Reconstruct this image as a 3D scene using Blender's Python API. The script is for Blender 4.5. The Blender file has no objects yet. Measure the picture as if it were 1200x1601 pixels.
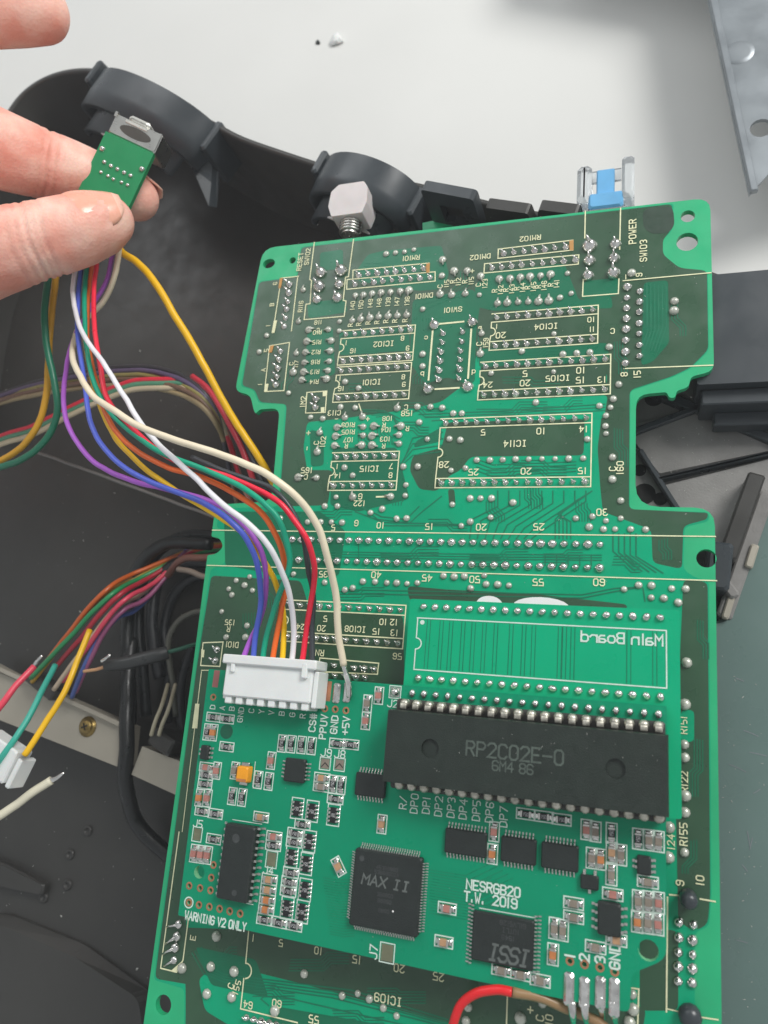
import bpy, math, random
from mathutils import Vector, Matrix, noise
from mathutils.geometry import tessellate_polygon
random.seed(7)
SC = bpy.context.scene
COL = SC.collection
SC.unit_settings.system = 'METRIC'
SC.unit_settings.scale_length = 0.01          # one unit = 1 cm; all data below is in millimetres
S = 0.1

# ------------------------------------------------------------------ camera
# world frame: x along the board's pin rows, y towards its far edge, z = board normal, origin at pin 1 of the 28-pin chip
F = 1156.0
R0 = Vector((0.947238, 0.087063, -0.308481))     # camera right / down / forward axes in the world
R1 = Vector((0.003417, -0.965093, -0.261887))
R2 = Vector((-0.320513, 0.247015, -0.914470))
CAM = Vector((43.4774, -66.4809, 163.2850))
cam = bpy.data.cameras.new('camera')
camo = bpy.data.objects.new('camera', cam); COL.objects.link(camo)
m = Matrix((R0, -R1, -R2)).transposed().to_4x4()
m.translation = CAM * S
camo.matrix_world = m
cam.sensor_fit = 'VERTICAL'; cam.sensor_height = 36; cam.sensor_width = 36
cam.lens = 36 * F / 1601
cam.clip_start = 0.1; cam.clip_end = 2000
cam.dof.use_dof = True
cam.dof.focus_distance = 17.0
cam.dof.aperture_fstop = 0.22
SC.camera = camo

# ------------------------------------------------------------------ light
W = bpy.data.worlds.new('World'); SC.world = W; W.use_nodes = True
W.node_tree.nodes['Background'].inputs[0].default_value = (0.93, 0.97, 1.0, 1)
W.node_tree.nodes['Background'].inputs[1].default_value = 0.34
def area(name, loc, target, sx, sy, power, color):
    l = bpy.data.lights.new(name, 'AREA'); l.shape = 'RECTANGLE'; l.size = sx * S; l.size_y = sy * S
    l.energy = power; l.color = color
    o = bpy.data.objects.new(name, l); COL.objects.link(o)
    o.location = Vector(loc) * S
    o.rotation_euler = (Vector(target) - Vector(loc)).to_track_quat('-Z', 'Y').to_euler()
    return o
area('window_light', (540, 470, 580), (0, -20, 0), 360, 360, 50000, (1.0, 0.985, 0.96))
area('sheen_fill_light', (-380, 620, 640), (-20, 20, 0), 620, 420, 15000, (0.97, 0.99, 1.0))  # added, unseen fill lamp giving board and left shell their sheen
SC.view_settings.view_transform = 'Standard'
SC.view_settings.look = 'None'
SC.view_settings.gamma = 1
SC.view_settings.use_curve_mapping = False
SC.view_settings.exposure = 0.5

# ------------------------------------------------------------------ geometry helpers (millimetres)
def U(px, py, h=0.0):
    "point of the plane at height h that the photograph shows at (px, py)"
    d = R0 * ((px - 600) / F) + R1 * ((py - 800.5) / F) + R2
    return CAM + d * ((h - CAM.z) / d.z)
def V(px, py, Z):
    "point at depth Z in front of the camera"
    return CAM + (R0 * ((px - 600) / F) + R1 * ((py - 800.5) / F) + R2) * Z
def reg(x0, y0, s): return lambda x, y: (x0 + x / s, y0 + y / s)
k = 1200 / 350
RA, RB, RC, RD, RE, RF = reg(350, 350, k), reg(650, 320, k), reg(850, 300, k), reg(300, 600, k), reg(600, 600, k), reg(850, 600, k)
RG, RH, RI, RJ, RK, RL = reg(300, 900, 4), reg(580, 900, 4), reg(850, 900, k), reg(270, 1130, 4), reg(480, 1130, 4), reg(680, 1180, 4)
RM, RN, RO, RQ = reg(880, 1200, 3.75), reg(200, 1301, 4), reg(450, 1301, 4), reg(700, 1301, 3)

ORG = {}
def org_of(o): return ORG.get(o.name, Vector((0, 0, 0))) if o else Vector((0, 0, 0))
def tag(o, label=None, cat=None, group=None, kind=None):
    if label: o['label'] = label
    if cat: o['category'] = cat
    if group: o['group'] = group
    if kind: o['kind'] = kind
    return o
def thing(name, label, cat, loc, group=None):
    o = bpy.data.objects.new(name, None); COL.objects.link(o)
    o.empty_display_size = 0.3
    loc = Vector(loc); o.location = loc * S; ORG[o.name] = loc
    return tag(o, label, cat, group)
def meshdata(name, vf, mat, smooth=False, org=Vector((0, 0, 0))):
    vs, fs = vf
    me = bpy.data.meshes.new(name)
    me.from_pydata([((Vector(v) - org) * S) for v in vs], [], fs)
    me.update()
    if smooth:
        me.polygons.foreach_set('use_smooth', [True] * len(me.polygons))
    me.materials.append(mat)
    return me
def mk(name, vf, mat, parent=None, smooth=False, org=None, label=None):
    "a mesh object whose vertices are given in world millimetres"
    po = org_of(parent)
    if org is None:
        if parent: org = po
        else:
            n = len(vf[0]); org = Vector((sum(v[0] for v in vf[0]) / n, sum(v[1] for v in vf[0]) / n, min(v[2] for v in vf[0])))
    me = meshdata(name, vf, mat, smooth, org)
    o = bpy.data.objects.new(name, me); COL.objects.link(o)
    o.parent = parent
    o.location = (org - po) * S
    ORG[o.name] = Vector(org)
    if label: o['label'] = label
    return o
def inst(name, me, loc, parent, rz=0.0, sc=(1, 1, 1), rx=0.0, ry=0.0):
    "an object that shares mesh data"
    o = bpy.data.objects.new(name, me); COL.objects.link(o)
    o.parent = parent
    o.location = (Vector(loc) - org_of(parent)) * S
    o.rotation_euler = (rx, ry, rz); o.scale = sc
    ORG[o.name] = Vector(loc)
    return o
def join(parts):
    vs, fs = [], []
    for v, f in parts:
        b = len(vs); vs += list(v); fs += [tuple(i + b for i in q) for q in f]
    return vs, fs
def xf(vf, loc=(0, 0, 0), rz=0.0, sc=1.0):
    c, s = math.cos(rz), math.sin(rz)
    return [(loc[0] + sc * (c * x - s * y), loc[1] + sc * (s * x + c * y), loc[2] + sc * z) for x, y, z in vf[0]], vf[1]
def frame(vf, o, ax, ay, az):
    return [tuple(Vector(o) + Vector(ax) * x + Vector(ay) * y + Vector(az) * z) for x, y, z in vf[0]], vf[1]
def loft(rings, cap0=True, cap1=True, closed=True):
    n = len(rings[0]); vs = [tuple(p) for r in rings for p in r]; fs = []
    for i in range(len(rings) - 1):
        for j in range(n if closed else n - 1):
            a, b = i * n + j, i * n + (j + 1) % n
            fs.append((a, b, b + n, a + n))
    if cap0: fs.append(tuple(reversed(range(n))))
    if cap1: fs.append(tuple(range((len(rings) - 1) * n, len(rings) * n)))
    return vs, fs
def box(cx, cy, z0, z1, sx, sy, rz=0.0, ch=0.0, taper=0.0):
    "box with chamfered top and upright edges"
    def ring(ix, z, c):
        hx, hy = sx / 2 - ix, sy / 2 - ix
        if c <= 0: p = [(-hx, -hy), (hx, -hy), (hx, hy), (-hx, hy)]
        else: p = [(-hx + c, -hy), (hx - c, -hy), (hx, -hy + c), (hx, hy - c), (hx - c, hy), (-hx + c, hy), (-hx, hy - c), (-hx, -hy + c)]
        return [(x, y, z) for x, y in p]
    if ch > 0: r = [ring(0, z0, ch), ring(taper, z1 - ch, ch), ring(ch + taper, z1, ch)]
    else: r = [ring(0, z0, 0), ring(taper, z1, 0)]
    return xf(loft(r), (cx, cy, 0), rz)
def circle(cx, cy, r, n=16, ry=None, a0=0.0):
    ry = ry or r
    return [(cx + r * math.cos(a0 + 2 * math.pi * i / n), cy + ry * math.sin(a0 + 2 * math.pi * i / n)) for i in range(n)]
def prism(outline, z0, z1, holes=(), ch=0.0):
    loops = [list(outline)] + [list(h) for h in holes]
    ids = []; flat = []
    for l in loops: flat += [(p[0], p[1]) for p in l]
    tr = tessellate_polygon([[Vector((p[0], p[1], 0)) for p in l] for l in loops])
    n = len(flat)
    vs = [(x, y, z0) for x, y in flat] + [(x, y, z1) for x, y in flat]
    fs = []
    for t in tr:
        a, b, c = (Vector(flat[i]) for i in t)
        t = t if (b - a).cross(c - a) > 0 else (t[0], t[2], t[1])
        fs.append(tuple(i + n for i in t)); fs.append(tuple(reversed(t)))
    o = 0
    for li, l in enumerate(loops):
        kx = len(l)
        area2 = sum(l[i][0] * l[(i + 1) % kx][1] - l[(i + 1) % kx][0] * l[i][1] for i in range(kx))
        ccw = (area2 > 0) == (li == 0)
        for i in range(kx):
            a, b = o + i, o + (i + 1) % kx
            fs.append((a, b, b + n, a + n) if ccw else (b, a, a + n, b + n))
        o += kx
    return vs, fs
def sheet(outline, z, holes=()):
    loops = [list(outline)] + [list(h) for h in holes]
    flat = [p for l in loops for p in l]
    tr = tessellate_polygon([[Vector((p[0], p[1], 0)) for p in l] for l in loops])
    fs = []
    for t in tr:
        a, b, c = (Vector(flat[i][:2]) for i in t)
        fs.append(tuple(t) if (b - a).cross(c - a) > 0 else (t[0], t[2], t[1]))
    return [(p[0], p[1], z) for p in flat], fs
def rnd(poly, r, n=4):
    "round the corners of a polygon"
    out = []; N = len(poly)
    for i in range(N):
        p0, p, p1 = Vector(poly[i - 1][:2]), Vector(poly[i][:2]), Vector(poly[(i + 1) % N][:2])
        rr = poly[i][2] if len(poly[i]) > 2 else r
        d0, d1 = (p0 - p), (p1 - p)
        q = min(rr, d0.length * 0.45, d1.length * 0.45)
        a, b = p + d0.normalized() * q, p + d1.normalized() * q
        for j in range(n + 1):
            t = j / n
            out.append(tuple(a * (1 - t) ** 2 + p * 2 * t * (1 - t) + b * t * t))
    return out
def lathe(prof, n=10):
    rings = [[(r * math.cos(2 * math.pi * i / n), r * math.sin(2 * math.pi * i / n), z) for i in range(n)] for r, z in prof]
    return loft(rings, False, True)
def spline(pts, per=8):
    "Catmull-Rom through points"
    P = [Vector(p) for p in pts]
    P = [P[0] * 2 - P[1]] + P + [P[-1] * 2 - P[-2]]
    out = []
    for i in range(1, len(P) - 2):
        p0, p1, p2, p3 = P[i - 1:i + 3]
        for j in range(per):
            t = j / per
            out.append(0.5 * ((2 * p1) + (p2 - p0) * t + (2 * p0 - 5 * p1 + 4 * p2 - p3) * t * t + (3 * p1 - p0 - 3 * p2 + p3) * t ** 3))
    out.append(P[-2]); return out
def tube(path, r, n=8, caps=True):
    rings = []; up = Vector((0.31, 0.2, 0.93)); N = len(path)
    for i, p in enumerate(path):
        p = Vector(p)
        t = (Vector(path[min(i + 1, N - 1)]) - Vector(path[max(i - 1, 0)])).normalized()
        a = (up - t * up.dot(t)).normalized(); up = a; b = t.cross(a)
        rr = r[i] if isinstance(r, (list, tuple)) else r
        rings.append([p + a * (rr * math.cos(2 * math.pi * j / n)) + b * (rr * math.sin(2 * math.pi * j / n)) for j in range(n)])
    return loft(rings, caps, caps)
ZST = [0]
def strip(pts, w, z, closed=False):
    "flat printed line with mitred joins; every strip lies a hair above the last one"
    P = [Vector((p[0], p[1])) for p in pts]; N = len(P)
    ZST[0] = (ZST[0] + 1) % 9
    z = z + 0.0045 * ZST[0]
    vs = []
    for i, p in enumerate(P):
        if closed: a, b = (p - P[i - 1]), (P[(i + 1) % N] - p)
        else:
            a = p - P[i - 1] if i else P[1] - p
            b = P[i + 1] - p if i < N - 1 else p - P[i - 1]
        a = a.normalized() if a.length else b.normalized(); b = b.normalized() if b.length else a
        na, nb = Vector((-a.y, a.x)), Vector((-b.y, b.x))
        mm = na + nb
        mm = mm.normalized() if mm.length > 1e-3 else na
        s = w / 2 / max(0.45, mm.dot(na))
        q = p - (a * w / 2 if (not closed and i == 0) else Vector((0, 0))) + (b * w / 2 if (not closed and i == N - 1) else Vector((0, 0)))
        zz = z + 0.02 * i / N
        vs += [(*(q - mm * s), zz), (*(q + mm * s), zz)]
    fs = []
    for i in range(N if closed else N - 1):
        a, b = 2 * i, 2 * ((i + 1) % N)
        fs.append((a, b, b + 1, a + 1))
    return vs, fs
def rect(x0, y0, x1, y1): return [(x0, y0), (x1, y0), (x1, y1), (x0, y1)]

GL = {'0': '100105163645413010', '1': '2620', '2': '05163645440040', '3': '05163645443323 3342413010', '4': '30360242', '5': '4606033342413010',
 '6': '4536160501103041423303', '7': '064610', '8': '1304051636454433130201103041423 3'.replace(' ', ''), '9': '011030414536160504134 3'.replace(' ', ''),
 'A': '002640 1232', 'B': '00063645443303 3342413000', 'C': '4536160501103041', 'D': '00062645412000', 'E': '46060040 0333', 'F': '460600 0333', 'G': '45361605011030414323',
 'H': '0006 4046 0343', 'I': '1636 2620 1030', 'J': '4641301001', 'K': '0006 4602 1340', 'L': '060040', 'M': '0006234640', 'N': '00064046'.replace('064046', '064046'),
 'O': '100105163645413010', 'P': '00063645443303', 'R': '00063645443303 2340', 'S': '453616050413334241301001', 'T': '0646 2620', 'U': '060110304146',
 'V': '062046', 'W': '0610233046', 'X': '0046 0640', 'Y': '062346 2320', 'Z': '06460040', '+': '2125 0343', '-': '0343', '#': '1016 3036 0444 0242', '.': '2021', '/': '0046',
 'a': '14344340 421201103041', 'b': '0600 0314344341301001', 'c': '4334140301103041', 'd': '4640 4334140301103041', 'i': '2420 2526', 'n': '0400 0314344340',
 'o': '14344341301001031 4'.replace(' ', ''), 'r': '0400 03143443'}
GL['N'] = '00064046'
GL['N'] = '0006' + '40' + '46'
def strokes(s, H, w=0.62, gap=0.30, slant=0.0):
    x = 0.0; out = []; u = H / 6.0; cw = H * w
    for ch in s:
        if ch == ' ': x += cw * 0.8; continue
        g = GL[ch]; narrow = ch in '1.i'
        for st in g.split():
            pts = [(int(st[i]), int(st[i + 1])) for i in range(0, len(st) - 1, 2)]
            out.append([(x + (px - (1.4 if narrow else 0)) / 4 * cw + slant * py * u, py * u) for px, py in pts])
        x += (cw * 0.42 if narrow else cw) + H * gap
    wd = x - H * gap
    return [[(px - wd / 2, py - H / 2) for px, py in p] for p in out]
def text(s, p, z, H, mat, parent, rot=0, mirror=False, sw=0.16, name='printed_text', w=0.62, gap=0.3, slant=0.0, label=None):
    c, q = math.cos(math.radians(rot)), math.sin(math.radians(rot)); fs = []
    for st in strokes(s, H, w, gap, slant):
        pts = [((-x if mirror else x), y) for x, y in st]
        fs.append(strip([(p[0] + c * x - q * y, p[1] + q * x + c * y) for x, y in pts], sw * H, z))
    return mk(name, join(fs), mat, parent, label=label)

def sides(o, m_):
    "paler cut edge of a laminate board"
    o.data.materials.append(m_)
    for f in o.data.polygons:
        if abs(f.normal.z) < 0.5: f.material_index = 1
    return o
# ------------------------------------------------------------------ materials
def lin(c): return tuple(((v / 255) / 12.92 if v / 255 < 0.04045 else ((v / 255 + 0.055) / 1.055) ** 2.4) for v in c)
def mat(name, rgb, rough=0.5, metal=0.0, var=0.12, scale=2.0, bump=0.0, bscale=20.0, coat=0.0, sss=0.0, trans=0.0, spec=0.5, rvar=0.1, detail=4.0, ior=1.5, alpha=1.0, rgb2=None):
    M = bpy.data.materials.new(name); M.use_nodes = True
    nt = M.node_tree; N = nt.nodes; L = nt.links
    b = N['Principled BSDF']
    tc = N.new('ShaderNodeTexCoord'); nz = N.new('ShaderNodeTexNoise')
    geo = N.new('ShaderNodeNewGeometry')
    L.new(geo.outputs['Position'], nz.inputs['Vector'])
    nz.inputs['Scale'].default_value = scale; nz.inputs['Detail'].default_value = detail
    cr = N.new('ShaderNodeValToRGB'); L.new(nz.outputs['Fac'], cr.inputs[0])
    c = lin(rgb)
    lo = tuple(v * (1 - var) for v in c); hi = tuple(min(1, v * (1 + var)) for v in c)
    if rgb2: hi = lin(rgb2)
    cr.color_ramp.elements[0].position = 0.3; cr.color_ramp.elements[1].position = 0.7
    cr.color_ramp.elements[0].color = (*lo, 1); cr.color_ramp.elements[1].color = (*hi, 1)
    L.new(cr.outputs[0], b.inputs['Base Color'])
    b.inputs['Metallic'].default_value = metal
    mr = N.new('ShaderNodeMapRange'); nz2 = N.new('ShaderNodeTexNoise')
    L.new(geo.outputs['Position'], nz2.inputs['Vector'])
    nz2.inputs['Scale'].default_value = scale * 2.7; nz2.inputs['Detail'].default_value = 5
    L.new(nz2.outputs['Fac'], mr.inputs[0])
    mr.inputs[1].default_value = 0.3; mr.inputs[2].default_value = 0.7
    mr.inputs[3].default_value = max(0.02, rough - rvar); mr.inputs[4].default_value = min(1, rough + rvar)
    L.new(mr.outputs[0], b.inputs['Roughness'])
    b.inputs['Specular IOR Level'].default_value = spec
    b.inputs['IOR'].default_value = ior
    if coat: b.inputs['Coat Weight'].default_value = coat; b.inputs['Coat Roughness'].default_value = 0.15
    if sss:
        b.inputs['Subsurface Weight'].default_value = sss
        b.inputs['Subsurface Radius'].default_value = (0.3, 0.12, 0.07)
        b.inputs['Subsurface Scale'].default_value = 0.6
    if trans: b.inputs['Transmission Weight'].default_value = trans
    if bump:
        bz = N.new('ShaderNodeTexNoise'); bz.inputs['Scale'].default_value = bscale; bz.inputs['Detail'].default_value = 4
        L.new(geo.outputs['Position'], bz.inputs['Vector'])
        bp = N.new('ShaderNodeBump'); bp.inputs['Strength'].default_value = bump; bp.inputs['Distance'].default_value = 0.02
        L.new(bz.outputs['Fac'], bp.inputs['Height']); L.new(bp.outputs[0], b.inputs['Normal'])
    return M
M_table = mat('table_white', (220, 220, 216), 0.5, var=0.03, scale=0.12, rvar=0.08, bump=0.08, bscale=3)
M_green = mat('mask_emerald', (0, 160, 116), 0.36, spec=0.25, var=0.14, scale=0.55, bump=0.06, bscale=9, rvar=0.14)
M_green2 = mat('mask_emerald_dull', (8, 108, 76), 0.32, spec=0.45, var=0.12, scale=0.6, bump=0.05, bscale=9, rvar=0.08)
M_edge = mat('bare_laminate_green', (34, 174, 118), 0.42, var=0.10, scale=0.8, bump=0.04)
M_olive = mat('mask_over_copper', (46, 82, 57), 0.32, spec=0.6, var=0.16, scale=0.6, bump=0.06, bscale=7, rvar=0.1)
M_trace = mat('trace_shadow_green', (0, 112, 80), 0.4, var=0.1)
M_side = mat('laminate_side', (128, 196, 150), 0.5, var=0.12, scale=3)
M_adapt = mat('adapter_green', (0, 166, 119), 0.34, spec=0.25, var=0.05, scale=0.5, bump=0.03)
M_rgb = mat('rgb_board_green', (0, 140, 102), 0.34, spec=0.25, var=0.09, scale=0.5, bump=0.03)
M_rgbt = mat('rgb_trace_green', (0, 118, 82), 0.32, var=0.06)
M_silk = mat('legend_cream', (232, 232, 190), 0.6, var=0.10, scale=6)
M_silkw = mat('legend_white', (206, 224, 212), 0.6, var=0.08, scale=6)
M_tan = mat('legend_tan', (190, 140, 80), 0.6, var=0.15, scale=4)
M_solder = mat('solder', (226, 224, 220), 0.17, metal=1.0, var=0.25, scale=5, bump=0.25, bscale=6, rvar=0.12)
M_via = mat('masked_solder_dome', (196, 198, 186), 0.28, metal=0.35, var=0.16, scale=3, bump=0.1, bscale=5)
M_tin = mat('tinned_metal', (206, 204, 198), 0.3, metal=1.0, var=0.08, scale=2, rvar=0.05)
M_pinold = mat('aged_pin_metal', (188, 184, 172), 0.42, metal=0.85, var=0.35, scale=7, bump=0.3, bscale=10)
M_copper = mat('bare_copper', (190, 132, 100), 0.4, metal=0.6, var=0.2, scale=5)
M_hole = mat('dark_hole', (10, 14, 12), 0.8, var=0.1)
M_chip = mat('chip_epoxy', (30, 37, 35), 0.5, var=0.15, scale=4, bump=0.35, bscale=45)
M_chipm = mat('chip_marking', (92, 98, 95), 0.7, var=0.2, scale=8)
M_chipm2 = mat('chip_marking_faint', (62, 66, 66), 0.7, var=0.2, scale=8)
M_ppu = mat('old_chip_epoxy', (30, 40, 34), 0.42, var=0.18, scale=2.5, bump=0.4, bscale=40)
M_ppum = mat('old_chip_marking', (76, 87, 80), 0.7, var=0.2, scale=8)
M_rbody = mat('resistor_black', (28, 28, 30), 0.35, var=0.2, scale=9)
M_rmark = mat('resistor_digit', (200, 200, 200), 0.6, var=0.1)
M_cap1 = mat('ceramic_tan', (176, 138, 104), 0.5, var=0.15, scale=6)
M_cap2 = mat('ceramic_pink', (172, 116, 106), 0.5, var=0.15, scale=6)
M_cap3 = mat('ceramic_grey', (132, 122, 110), 0.5, var=0.15, scale=6)
M_cap4 = mat('ceramic_orange', (186, 118, 70), 0.5, var=0.15, scale=6)
M_tant = mat('tantalum_orange', (238, 158, 30), 0.42, var=0.08, scale=3)
M_pad = mat('jumper_pad', (120, 122, 98), 0.4, metal=0.3, var=0.2, scale=4)
M_white = mat('nylon_white', (226, 228, 226), 0.42, var=0.03, scale=2, sss=0.1)
M_black = mat('black_abs', (54, 53, 50), 0.40, var=0.1, scale=0.5, bump=0.16, bscale=40, rvar=0.10)
M_black2 = mat('black_abs_smooth', (56, 62, 66), 0.34, var=0.14, scale=0.35, bump=0.05, bscale=6, rvar=0.10)
M_plate = mat('black_abs_dusty_lifted', (132, 130, 127), 0.5, var=0.22, scale=1.1, bump=0.3, bscale=20)  # dusty black lightened to offset the shade beneath the main board
M_grey = mat('painted_steel', (168, 162, 148), 0.45, var=0.08, scale=0.6, metal=0.2, bump=0.08)
M_shield = mat('shield_steel', (140, 146, 150), 0.38, metal=0.5, var=0.10, scale=0.5, bump=0.1, bscale=4)
M_brass = mat('brass', (150, 128, 78), 0.38, metal=0.9, var=0.2, scale=6)
M_clear = mat('clear_acrylic', (240, 244, 246), 0.2, trans=0.8, var=0.01, ior=1.45, rvar=0.03)
M_frost = mat('frosted_nylon', (222, 214, 212), 0.42, var=0.05, sss=0.25, trans=0.15)
M_blue = mat('blue_slider', (104, 172, 218), 0.38, var=0.08)
M_cover = mat('smooth_cover_plastic', (96, 118, 113), 0.32, var=0.10, scale=0.3, bump=0.04, bscale=5)

# ------------------------------------------------------------------ setting: table
HT, HF = -56.0, -50.0
def u2(px, py, h): 
    p = U(px, py, h); return (p.x, p.y)
t = mk('table', sheet([(-420, -420), (460, -420), (460, 420), (-420, 420)], HT), M_table)
tag(t, kind='structure')

# ------------------------------------------------------------------ black console shell
HR = -12.0
SHL = thing('console_shell', 'open black plastic console shell lying under the main circuit board', 'console shell', U(500, 900, HT))
rim_px = [(-150, 620), (-110, 420), (-60, 300), (-10, 215), (15, 175), (38, 146), (72, 124), (115, 113), (160, 116), (215, 138), (275, 168), (330, 197), (372, 219), (430, 240), (500, 263), (570, 283), (640, 292), (720, 312), (800, 332), (900, 352), (1000, 385), (1090, 428), (1300, 500)]
rim = spline([(*u2(a, b, HR), 0) for a, b in rim_px], 5)
rim = [(p.x, p.y) for p in rim]
def offs(path, d):
    out = []
    for i, p in enumerate(path):
        a, b = Vector(path[max(i - 1, 0)]), Vector(path[min(i + 1, len(path) - 1)])
        t_ = (b - a).normalized(); out.append((p[0] - t_.y * d, p[1] + t_.x * d))
    return out
ro = offs(rim, 2.2); ri = offs(rim, 0.5)
ring_pts = lambda p, z: [(x, y, z) for x, y in p]
# inner face, rounded lip, outer face
rows = [ring_pts(offs(rim, -2.0), HF + 0.2), ring_pts(rim, HF + 8), ring_pts(rim, HR - 0.8), ring_pts(ri, HR), ring_pts(offs(rim, 1.7), HR), ring_pts(ro, HR - 0.8), ring_pts(ro, HT + 0.2)]
vs, fs = loft(rows, False, False, closed=False)
mk('wall', (vs, [tuple(reversed(f)) for f in fs]), M_black, SHL, True)
floor = rim + [(rim[-1][0] + 60, rim[-1][1] - 300), (rim[-1][0] + 60, -330), (rim[0][0] - 60, -330), (rim[0][0] - 30, rim[0][1] - 30)]
mk('floor', prism(floor, HT + 0.3, HF), M_black, SHL)

# round button shrouds on the rim
def shroud(p0, p1, ht, depth, label):
    a, b = Vector(U(*p0, HR)), Vector(U(*p1, HR)); c = (a + b) / 2
    ax = (b - a).normalized(); hw = (b - a).length / 2
    dp = Vector((ax.y, -ax.x, 0)); 
    n = 28; rows = []
    for (dd, kx, kz) in [(-2, 1.0, 1.0), (depth * 0.5, 1.0, 1.0), (depth, 0.97, 0.96), (depth, 0.86, 0.78), (depth * 0.5, 0.84, 0.74), (-2, 0.84, 0.74)]:
        row = []
        for i in range(n + 1):
            t_ = math.pi * i / n
            row.append(c + ax * (-math.cos(t_) * hw * kx) + Vector((0, 0, 1)) * (math.sin(t_) * ht * kz - (0 if 0 < i < n else 3) - 2.0) + dp * dd)
        rows.append(row)
    vs, fs = loft(rows + [rows[0]], False, False, closed=False)
    sh = mk('button_shroud', (vs, fs), M_black2, SHL, True, org=c, label=label)
    # cheeks and web closing the arch, leaving a slit
    row = [c + ax * (-math.cos(math.pi * i / n) * hw * 0.9) + Vector((0, 0, math.sin(math.pi * i / n) * ht * 0.58 - 2.5)) for i in range(n + 1)]
    base = [Vector((p.x, p.y, HR - 12)) for p in row]
    vs, fs = loft([base, row, [p - dp * 1.5 for p in row], [p - dp * 1.5 for p in base]], False, False, closed=False)
    mk('web', (vs, [tuple(reversed(f)) for f in fs]), M_black, sh)
    lug = box(0, 0, 0, ht * 0.55, 3.2, depth * 0.8, 0, 0.6, 0.4)
    mk('lug', frame(lug, a + Vector((0, 0, -2)), ax, Vector((-ax.y, ax.x, 0)), Vector((0, 0, 1))), M_black2, sh)
    mk('lug', frame(box(0, 0, -14, ht * 0.2, 3.6, depth * 0.9, 0, 0.6, 0.2), b + Vector((0, 0, -2)) + dp * 2, ax, Vector((-ax.y, ax.x, 0)), Vector((0, 0, 1))), M_black2, sh)
    row0 = []
    rows2 = []
    for (dd, kx, kz) in [(-1, 0.80, 0.70), (depth * 1.5, 0.78, 0.66), (depth * 1.5, 0.68, 0.50), (-1, 0.68, 0.50)]:
        rows2.append([c + ax * (-math.cos(math.pi * i / n) * hw * kx) + Vector((0, 0, 1)) * (math.sin(math.pi * i / n) * ht * kz - 3.0) + dp * dd for i in range(n + 1)])
    v2, f2 = loft(rows2 + [rows2[0]], False, False, closed=False)
    mk('inner_collar', (v2, f2), M_black2, sh, True)
    cr_ = [c + ax * (-math.cos(math.pi * i / 40) * hw * 0.74) + Vector((0, 0, math.sin(math.pi * i / 40) * ht * 0.6 - 2.6)) + dp * (depth * 1.5 + 0.1) for i in range(16, 33)]
    mk('slit_crescent', tube(cr_, [0.25 + 0.75 * math.sin(math.pi * i / 16) for i in range(17)], 8), M_frost, sh, True)  # pale crescent added in place of the table showing through the slit
    return sh
shroud((158, 126), (334, 204), 12.5, 13, 'round shroud near the hand')
shroud((506, 266), (652, 304), 11.5, 11, 'round shroud behind the reset button')
# triangular gusset below the first shroud
g = [U(332, 205, HR - 3), U(300, 262, HR - 5), U(326, 322, HR - 12), U(330, 285, HR - 10)]
g2 = [p + Vector((1.2, 1.4, -3)) for p in g]
mk('gusset', loft([g, g2]), M_black2, SHL)
# latch clip and lugs along the rim
def rimbox(px0, px1, hh, d, m_, name, hole_=False):
    a, b = Vector(U(*px0, HR)), Vector(U(*px1, HR)); ax = (b - a).normalized(); ay = Vector((-ax.y, ax.x, 0)); L = (b - a).length
    if hole_:
        v_, f_ = prism(rnd([(0, 0), (L, 0), (L, hh), (0, hh)], 1.2, 3), -d / 2, d / 2, [rect(L * 0.28, hh * 0.1, L * 0.72, hh * 0.62)])
    else: v_, f_ = prism(rnd([(0, 0), (L, 0), (L * 0.92, hh), (L * 0.12, hh)], 0.8, 2), -d / 2, d / 2)
    return mk(name, frame((v_, f_), a, ax, Vector((0, 0, 1)), -ay), m_, SHL, org=a)
rimbox((680, 340), (758, 356), 14, 3.0, M_black2, 'latch_clip', True)
rimbox((676, 332), (754, 348), 11, 1.0, M_black, 'latch_clip')
rimbox((762, 352), (842, 364), 10, 3.0, M_black, 'rim_lug')
rimbox((842, 356), (915, 366), 10, 3.0, M_black, 'rim_lug')
q = U(690, 350, HR); mk('indicator_board', box(q.x, q.y, HR - 2, HR + 0.2, 11, 3, 0.1), M_edge, SHL)

# ribbed floor plates seen through the right-hand notch
def fplate(px, h0, h1, m_, name, r=1.0, label=None, ch=0.7):
    P = rnd([u2(a, b, h1) for a, b in px], r, 3)
    c = Vector((sum(p[0] for p in P) / len(P), sum(p[1] for p in P) / len(P)))
    inn = []
    for p in P:
        d = Vector(p) - c; inn.append(tuple(c + d * (1 - ch / max(d.length, 2))))
    ar = sum(P[i][0] * P[(i + 1) % len(P)][1] - P[(i + 1) % len(P)][0] * P[i][1] for i in range(len(P)))
    if ar < 0: P.reverse(); inn.reverse()
    vs, fs = loft([[(x, y, h0) for x, y in P], [(x, y, h1 - ch) for x, y in P], [(x, y, h1) for x, y in inn]], False, False)
    n = len(P); tr_ = tessellate_polygon([[Vector((x, y, 0)) for x, y in inn]])
    for t_ in tr_:
        a, b, c_ = (Vector(inn[i]) for i in t_)
        t_ = t_ if (b - a).cross(c_ - a) > 0 else (t_[0], t_[2], t_[1])
        fs.append(tuple(i + 2 * n for i in t_))
    return mk(name, (vs, fs), m_, SHL, label=label)
FH = -15.5
fplate([(960, 560), (1560, 560), (1560, 860), (960, 860)], HF + 0.5, FH - 1.6, M_plate, 'floor_plate')
fplate([(960, 668), (1078, 640), (1100, 641), (1215, 694), (1215, 704), (1028, 744), (960, 655)], FH - 1.5, FH, M_plate, 'floor_plate', 0.6)
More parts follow.
